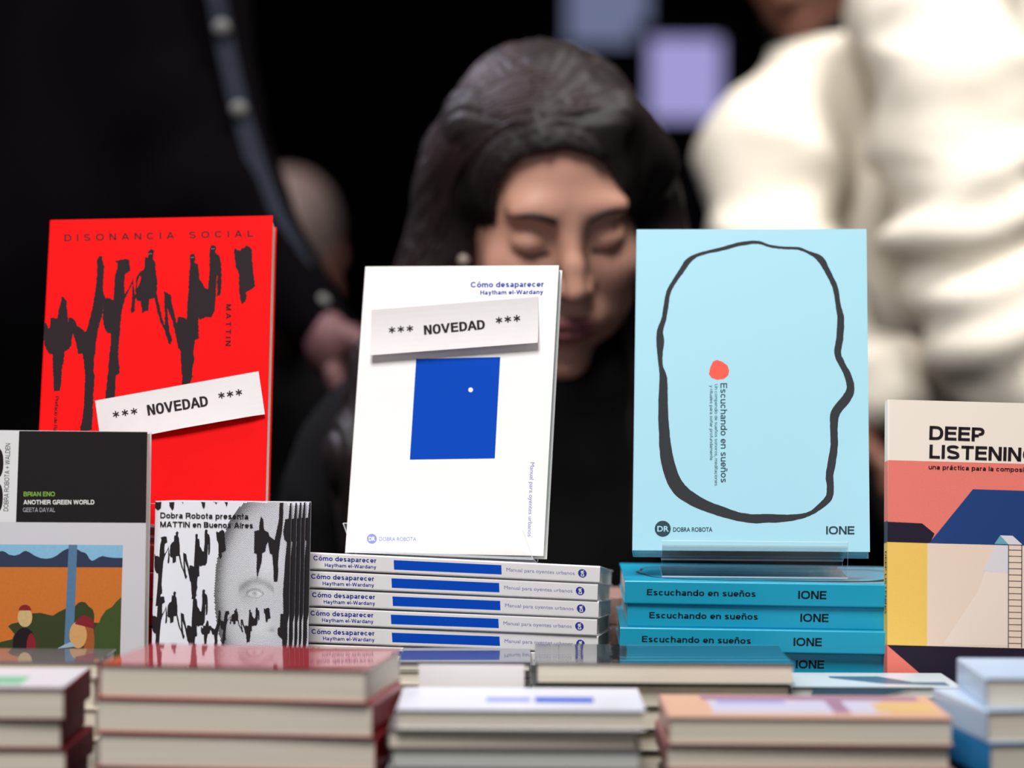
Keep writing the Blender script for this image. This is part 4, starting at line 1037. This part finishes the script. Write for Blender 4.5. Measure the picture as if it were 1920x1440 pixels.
# loose strand locks over the cap and the falls
lk = []
for i in range(340):
    s = 1 if i % 2 else -1; t0 = random.uniform(0, 1)
    st_ = Vector((-.022+random.uniform(-.004, .004), -.062+.13*t0, .118-.03*abs(t0-.4)))
    A1 = Vector((s*(.050+.01*random.random()), -.050+.11*t0, .105)); A2 = Vector((s*.083, -.025+.09*t0, .045)); A3 = Vector((s*.086, .0+.07*t0, -.01))
    ctrl = [fromh(st_), fromh(A1), fromh(A2), fromh(A3), Vector((-.10 if s < 0 else .155, 2.32+.05*t0, 1.02)), Vector((-.125 if s < 0 else .155, 2.30+.06*t0, .93))]
    pts = []
    for a in range(len(ctrl)-1):
        for q in range(4): pts.append(np.array(ctrl[a].lerp(ctrl[a+1], q/4))+np.random.uniform(-1, 1, 3)*.0015)
    lk.append(pts)
lk = np.array(lk); P_ = lk.reshape(-1, 3).copy(); e_ = 1e-3
for _ in range(5):
    d0 = hair_sdf(P_); g = np.stack([(hair_sdf(P_+np.eye(3)[k]*e_)-d0)/e_ for k in range(3)], 1)
    P_ = P_-(d0-.0006)[:, None]*g/((g*g).sum(1)[:, None]+1e-3)
ok = (np.linalg.norm(P_-lk.reshape(-1, 3), axis=1) < .05).reshape(lk.shape[:2]); P_ = P_.reshape(lk.shape)
paths = []
for a in range(len(lk)):
    pp = [Vector(P_[a, k]) for k in range(lk.shape[1]) if ok[a, k]]
    if len(pp) > 6:
        for _ in range(2): pp = [pp[0]]+[(pp[k-1]+pp[k]*2+pp[k+1])/4 for k in range(1, len(pp)-1)]+[pp[-1]]
        if max((pp[k+1]-pp[k]).length for k in range(len(pp)-1)) < .05: paths.append((pp, random.uniform(.0007, .0015)))
HL = mat('hair_lock', (.17, .12, .118), .5, .4)
tubes('hair_locks', paths, 0, HL, wm, 4)
# earring
eb = fromh((-.0755, -.026, -.030)); V, F = sn_mesh(lambda P: np.linalg.norm(P-np.array(eb), axis=1)-.0055, np.array(eb)-.01, np.array(eb)+.01, .0015)
link_mesh('earring', V.tolist(), F.tolist(), mat('pearl', (.62, .56, .53), .4, .5), None, wm, smooth=True)
# sweater
def sweater_sdf(P):
    M_ = P.copy(); M_[:, 0] = np.abs(P[:, 0]-.035)
    d_ = ell(M_, (0, 2.43, .78), (.165, .105, .26))
    d_ = smin(d_, cap_(M_, (0, 2.42, .955), (.135, 2.405, .935), .062, .062), .05)
    d_ = smin(d_, chain(M_, [((.160, 2.405, .925), .058), ((.200, 2.40, .78), .052), ((.205, 2.38, .70), .046), ((.13, 2.30, .69), .036), ((.105, 2.285, .685), .034)], .02), .03)
    nk = cap_(P, (.035, 2.395, .955), (.038, 2.375, .995), .068, .062)
    d_ = smin(d_, nk, .03); 
    return d_
def fold(sc, amp, seed):
    def fn(V, F):
        N = normals(V, F); a = noise_arr(V, sc, seed); b = noise_arr(V, tuple(2.3*x for x in sc), seed+9)
        return V+N*((1-np.abs(a)*2.2)*amp+b*amp*.4)[:, None]
    return fn
BLK = mat('black_knit', (.045, .042, .05), .9, .15, bump=.4, bump_scale=400)
sdf_obj('sweater', sweater_sdf, (-.26, 2.2, .56), (.33, 2.58, 1.06), .007, BLK, wm, disp=fold((9, 9, 7), .005, 5))
def trousers(P):
    M_ = P.copy(); M_[:, 0] = np.abs(P[:, 0]-.035)
    d_ = ell(M_, (0, 2.46, .56), (.19, .13, .12))
    return smin(d_, chain(M_, [((.09, 2.44, .55), .085), ((.13, 2.25, .53), .065), ((.14, 2.24, .30), .055), ((.14, 2.28, .09), .042)], .03), .04)
sdf_obj('trousers', trousers, (-.25, 2.05, .03), (.33, 2.62, .72), .012, mat('dark_denim', (.035, .04, .06), .95, .1), wm)
def shoe(s):
    x = .035+s*.14
    return lambda P: smax(chain(P, [((x, 2.30, .05), .042), ((x+s*.01, 2.18, .035), .036)], .02), -(P[:, 2]-.001), .003)
for s in (-1, 1):
    x = .035+s*.14; sdf_obj('shoe', shoe(s), (x-.07, 2.12, -.01), (x+.07, 2.37, .11), .008, mat('black_leather', (.03, .03, .03), .4), wm)
# ------------------------------------------------------------------ generic background head
def bg_head(C, rot, k=1.0):
    Rm = np.array(rot); Cn = np.array(C)
    return lambda P: head_sdf(((P-Cn) @ Rm)/k)*k
# left person in a dark jacket, arm reaching down
pa = empty('person', Matrix.Identity(4), 'person in a dark jacket with a blue buttoned lit-edge trim, standing behind the table', 'person')
def jacket(P):
    d_ = chain(P, [((-.40, 2.86, 1.42), .12), ((-.44, 2.86, 1.10), .15), ((-.44, 2.88, .82), .15)], .05)
    d_ = smin(d_, chain(P, [((-.345, 2.80, 1.47), .07), ((-.315, 2.76, 1.24), .058), ((-.285, 2.73, 1.16), .055), ((-.187, 2.672, 1.040), .030)], .03), .05)
    d_ = smin(d_, chain(P, [((-.53, 2.84, 1.44), .075), ((-.60, 2.80, 1.18), .06), ((-.55, 2.62, 1.02), .045)], .03), .05)
    return d_
sdf_obj('jacket', jacket, (-.72, 2.5, .62), (-.12, 3.08, 1.62), .012, mat('dark_jacket', (.022, .014, .025), .95, .05), pa, disp=fold((6, 6, 4), .008, 11))
def skinA(P):
    d_ = bg_head((-.42, 2.80, 1.72), Matrix.Rotation(R(20), 3, 'X'))(P)
    return smin(d_, cap_(P, (-.42, 2.84, 1.66), (-.42, 2.86, 1.52), .055, .06), .02)
hb = np.array([-.172, 2.655, 1.022])
def handA(P):
    d_ = cap_(P, (-.198, 2.69, 1.065), tuple(hb), .021, .021); d_ = smin(d_, ell(P, hb, (.019, .028, .032)), .01)
    for i, (o, L) in enumerate([(-.024, .060), (-.008, .068), (.008, .064), (.022, .050)]):
        a = hb+np.array([.006+i*.004, o, -.028]); m_ = a+np.array([.012, 0, -L*.5]); e_ = m_+np.array([-.008, -.006, -L*.4]); d_ = smin(d_, chain(P, [(a, .0088), (m_, .008), (e_, .0068)], .003), .004)
    t0 = hb+np.array([.022, -.012, .008]); t1 = t0+np.array([.022, -.008, -.026]); return smin(d_, chain(P, [(t0, .011), (t1, .0095), (t1+np.array([.004, -.004, -.024]), .008)], .004), .006)
def allA(P):
    d_ = skinA(P); Q_ = P.copy(); Q_[:, 0] = -.72-P[:, 0]
    d_ = smin(d_, chain(P, [((-.42, 2.86, 1.52), .05), ((-.345, 2.80, 1.47), .04), ((-.315, 2.76, 1.24), .035), ((-.285, 2.73, 1.16), .03), ((-.198, 2.69, 1.065), .022)], .02), .02)
    d_ = smin(d_, chain(P, [((-.42, 2.86, 1.52), .05), ((-.53, 2.84, 1.44), .04), ((-.60, 2.80, 1.18), .035), ((-.515, 2.69, 1.085), .024)], .02), .02)
    return np.minimum(d_, np.minimum(handA(P), handA(Q_)))
sdf_obj('body', allA, (-.68, 2.55, .90), (-.08, 3.0, 1.90), .0058, mat('rosy_skin', (.40, .27, .28), .6, .3), pa)
sdf_obj('hair', lambda P: smax(ell(P, (-.42, 2.835, 1.775), (.086, .105, .095)), -ell(P, (-.42, 2.70, 1.70), (.075, .10, .10)), .01), (-.54, 2.70, 1.64), (-.30, 2.98, 1.90), .008, HAIRM, pa)
sdf_obj('trousers', lambda P: np.minimum(chain(P, [((-.38, 2.88, .85), .10), ((-.36, 2.87, .5), .075), ((-.36, 2.88, .1), .05)], .03), chain(P, [((-.50, 2.88, .85), .10), ((-.53, 2.87, .5), .075), ((-.53, 2.88, .1), .05)], .03)), (-.66, 2.72, .04), (-.24, 3.02, .98), .014, mat('dark_denim', (.035, .04, .06), .95, .1), pa)
for x in (-.36, -.53):
    sdf_obj('shoe', lambda P, x=x: smax(chain(P, [((x, 2.90, .05), .045), ((x, 2.76, .035), .038)], .02), -(P[:, 2]-.001), .003), (x-.07, 2.69, -.01), (x+.07, 2.97, .12), .01, mat('black_leather', (.03, .03, .03), .4), pa)
TRIM = mat('blue_lit_edge_trim', (.085, .11, .17), .8, .3, bump=.4, bump_scale=200)  # blue strip carries the jacket's lit edge in its colour, with buttons on it
tp = [Vector(p) for p in ((-.300, 2.71, 1.42), (-.2825, 2.70, 1.348), (-.275, 2.70, 1.308), (-.259, 2.69, 1.242), (-.242, 2.68, 1.19), (-.222, 2.67, 1.141), (-.197, 2.66, 1.096), (-.1755, 2.655, 1.052))]
V = []; F = []
for i, p in enumerate(tp):
    for (dx, dy) in ((-.009, 0), (.009, .004), (.009, .012), (-.009, .010)): V.append((p.x+dx, p.y+dy, p.z))
for i in range(len(tp)-1):
    for k in range(4): F.append((i*4+k, i*4+(k+1) % 4, i*4+4+(k+1) % 4, i*4+4+k))
F += [(3, 2, 1, 0), tuple(len(V)-4+i for i in range(4))]
link_mesh('lit_edge_trim', V, F, TRIM, None, pa)
for p in ((-.2765, 2.693, 1.320), (-.259, 2.683, 1.242), (-.178, 2.650, 1.060)):
    cpt = np.array(p); V_, F_ = sn_mesh(lambda P: ell(P, cpt, (.0085, .0045, .0085)), cpt-.013, cpt+.013, .002)
    link_mesh('button', V_.tolist(), F_.tolist(), mat('bright_steel', (.38, .38, .37), .6), None, pa, smooth=True)

# bowed person far behind
pb = empty('person', Matrix.Identity(4), 'grey-haired person bowing far behind, between the dark jacket and the woman', 'person')
HB = (-.350, 4.5, 1.160); RB = Matrix.Rotation(R(-20), 3, 'Z') @ Matrix.Rotation(R(48), 3, 'X')
def skinB(P):
    return smin(bg_head(HB, RB)(P), cap_(P, (-.375, 4.55, 1.10), (-.385, 4.68, 1.05), .055, .06), .03)
sdf_obj('body', skinB, (-.53, 4.32, .93), (-.22, 4.78, 1.32), .007, mat('warm_skin', (.62, .42, .38), .5), pb)
RBn = np.array(RB)
def hairB(P):
    Q = (P-np.array(HB)) @ RBn; return smax(ell(Q, (0, .016, .042), (.082, .104, .094)), -ell(Q, (0, -.11, -.03), (.07, .085, .10)), .01)
sdf_obj('hair', hairB, (-.53, 4.30, .95), (-.20, 4.72, 1.38), .008, mat('greying_hair', (.42, .36, .35), .6), pb)
sdf_obj('coat', lambda P: smin(chain(P, [((-.385, 4.74, 1.00), .12), ((-.32, 4.95, .85), .16), ((-.32, 5.0, .55), .15)], .05), smin(chain(P, [((-.24, 4.74, .97), .07), ((-.12, 4.6, .80), .055), ((-.16, 4.4, .7), .045)], .03), chain(P, [((-.52, 4.74, .97), .07), ((-.52, 4.6, .80), .055), ((-.46, 4.4, .7), .045)], .03), .02), .04), (-.65, 4.3, .35), (.0, 5.2, 1.22), .016, mat('dark_coat', (.07, .055, .07), .9), pb)
sdf_obj('trousers', lambda P: np.minimum(chain(P, [((-.25, 5.0, .5), .1), ((-.24, 5.0, .02), .055)], .03), chain(P, [((-.40, 5.0, .5), .1), ((-.41, 5.0, .02), .055)], .03)), (-.55, 4.85, -.01), (-.1, 5.15, .62), .016, mat('dark_denim', (.035, .04, .06), .95, .1), pb)

# person in the cream sweater
pc = empty('person', Matrix.Identity(4), 'person in a loose cream sweater leaning forward at the right, head above the frame', 'person')
CS = mat('cream_wool', (.90, .87, .815), .95, .1, bump=.5, bump_scale=300)
def csw(P):
    d_ = chain(P, [((.40, 3.22, 1.33), .10), ((.42, 3.28, 1.15), .16), ((.60, 3.40, .95), .19)], .06)
    d_ = smin(d_, chain(P, [((.365, 3.17, 1.34), .048), ((.285, 3.12, 1.225), .066), ((.285, 3.05, 1.08), .064), ((.385, 2.965, .975), .046)], .03), .04)
    d_ = smin(d_, chain(P, [((.455, 3.06, 1.40), .085), ((.462, 2.99, 1.27), .082), ((.475, 2.95, 1.13), .074), ((.505, 2.90, 1.02), .062), ((.575, 2.87, .94), .052)], .025), .02)
    d_ = smin(d_, chain(P, [((.52, 3.22, 1.40), .08), ((.66, 3.26, 1.22), .09)], .03), .05)
    return d_
def cdisp(V, F):
    N = normals(V, F); a = noise_arr(V, (5, 5, 9), 21); b = noise_arr(V, (13, 13, 20), 31)
    arm = np.clip((3.12-V[:, 1])/.08, 0, 1)
    u = (V[:, 2]-1.13)*1.0-(V[:, 0]-.47)*.25
    ring = np.sin(u*105+np.sin(V[:, 0]*30)*1.1)*np.exp(-((u+.03)/.11)**2)*.0075*arm
    return V+N*((1-np.abs(a)*2.4)*.016+b*.007+ring)[:, None]
sdf_obj('sweater', csw, (.15, 2.76, .68), (.90, 3.66, 1.56), .009, CS, pc, disp=cdisp)
HCc = (.335, 3.16, 1.475); RC_ = Matrix.Rotation(R(-35), 3, 'Z') @ Matrix.Rotation(R(30), 3, 'X')
RCn = np.array(RC_)
sdf_obj('hair', lambda P: smax(smin(ell((P-np.array(HCc)) @ RCn, (0, .018, .042), (.086, .106, .096)), ell((P-np.array(HCc)) @ RCn, (0, -.04, -.075), (.066, .052, .052)), .02), -ell((P-np.array(HCc)) @ RCn, (0, -.125, .0), (.06, .06, .07)), .01), (.18, 2.96, 1.32), (.52, 3.36, 1.68), .007, mat('black_hair', (.07, .05, .05), .5), pc)
hc = np.array([.60, 2.85, .905])
def handC(P):
    d_ = cap_(P, (.57, 2.875, .955), tuple(hc), .026, .024); d_ = smin(d_, ell(P, hc, (.026, .030, .040)), .01)
    for i, (o, L) in enumerate([(-.024, .060), (-.008, .068), (.008, .064), (.022, .050)]):
        a = hc+np.array([.006, o, -.030]); m_ = a+np.array([.010, 0, -L*.5]); e_ = m_+np.array([-.004, -.006, -L*.4]); d_ = smin(d_, chain(P, [(a, .0088), (m_, .008), (e_, .0068)], .003), .004)
    t0 = hc+np.array([-.020, -.012, .008]); t1 = t0+np.array([-.020, -.010, -.026]); return smin(d_, chain(P, [(t0, .011), (t1, .0095), (t1+np.array([0, -.004, -.024]), .008)], .004), .006)
def allC(P):
    d_ = smin(bg_head(HCc, RC_)(P), cap_(P, (.345, 3.17, 1.44), (.40, 3.22, 1.36), .05, .055), .02); Q_ = P-np.array([0, .09, .01]); Q_[:, 0] = .945-P[:, 0]
    d_ = smin(d_, chain(P, [((.40, 3.22, 1.34), .045), ((.455, 3.06, 1.38), .04), ((.462, 2.99, 1.27), .035), ((.475, 2.95, 1.13), .035), ((.505, 2.90, 1.02), .03), ((.57, 2.875, .955), .026)], .02), .02)
    d_ = smin(d_, chain(P, [((.40, 3.22, 1.34), .045), ((.33, 3.16, 1.33), .035), ((.275, 3.12, 1.225), .035), ((.285, 3.05, 1.08), .03), ((.385, 2.965, .975), .026), ((.352, 2.94, .935), .024)], .02), .02)
    return np.minimum(d_, np.minimum(handC(P), handC(Q_)))
sdf_obj('body', allC, (.18, 2.76, .74), (.68, 3.40, 1.66), .0058, mat('brown_skin', (.50, .33, .27), .5), pc)
sdf_obj('trousers', lambda P: np.minimum(chain(P, [((.62, 3.45, .88), .13), ((.60, 3.40, .45), .08), ((.60, 3.45, .08), .05)], .03), chain(P, [((.74, 3.45, .85), .12), ((.78, 3.42, .45), .08), ((.78, 3.47, .08), .05)], .03)), (.4, 3.2, .03), (.95, 3.66, 1.05), .015, mat('dark_denim', (.035, .04, .06), .95, .1), pc)
for x in (.60, .78):
    sdf_obj('shoe', lambda P, x=x: smax(chain(P, [((x, 3.47, .05), .045), ((x, 3.33, .035), .038)], .02), -(P[:, 2]-.001), .003), (x-.07, 3.26, -.01), (x+.07, 3.54, .12), .01, mat('black_leather', (.03, .03, .03), .4), pc)
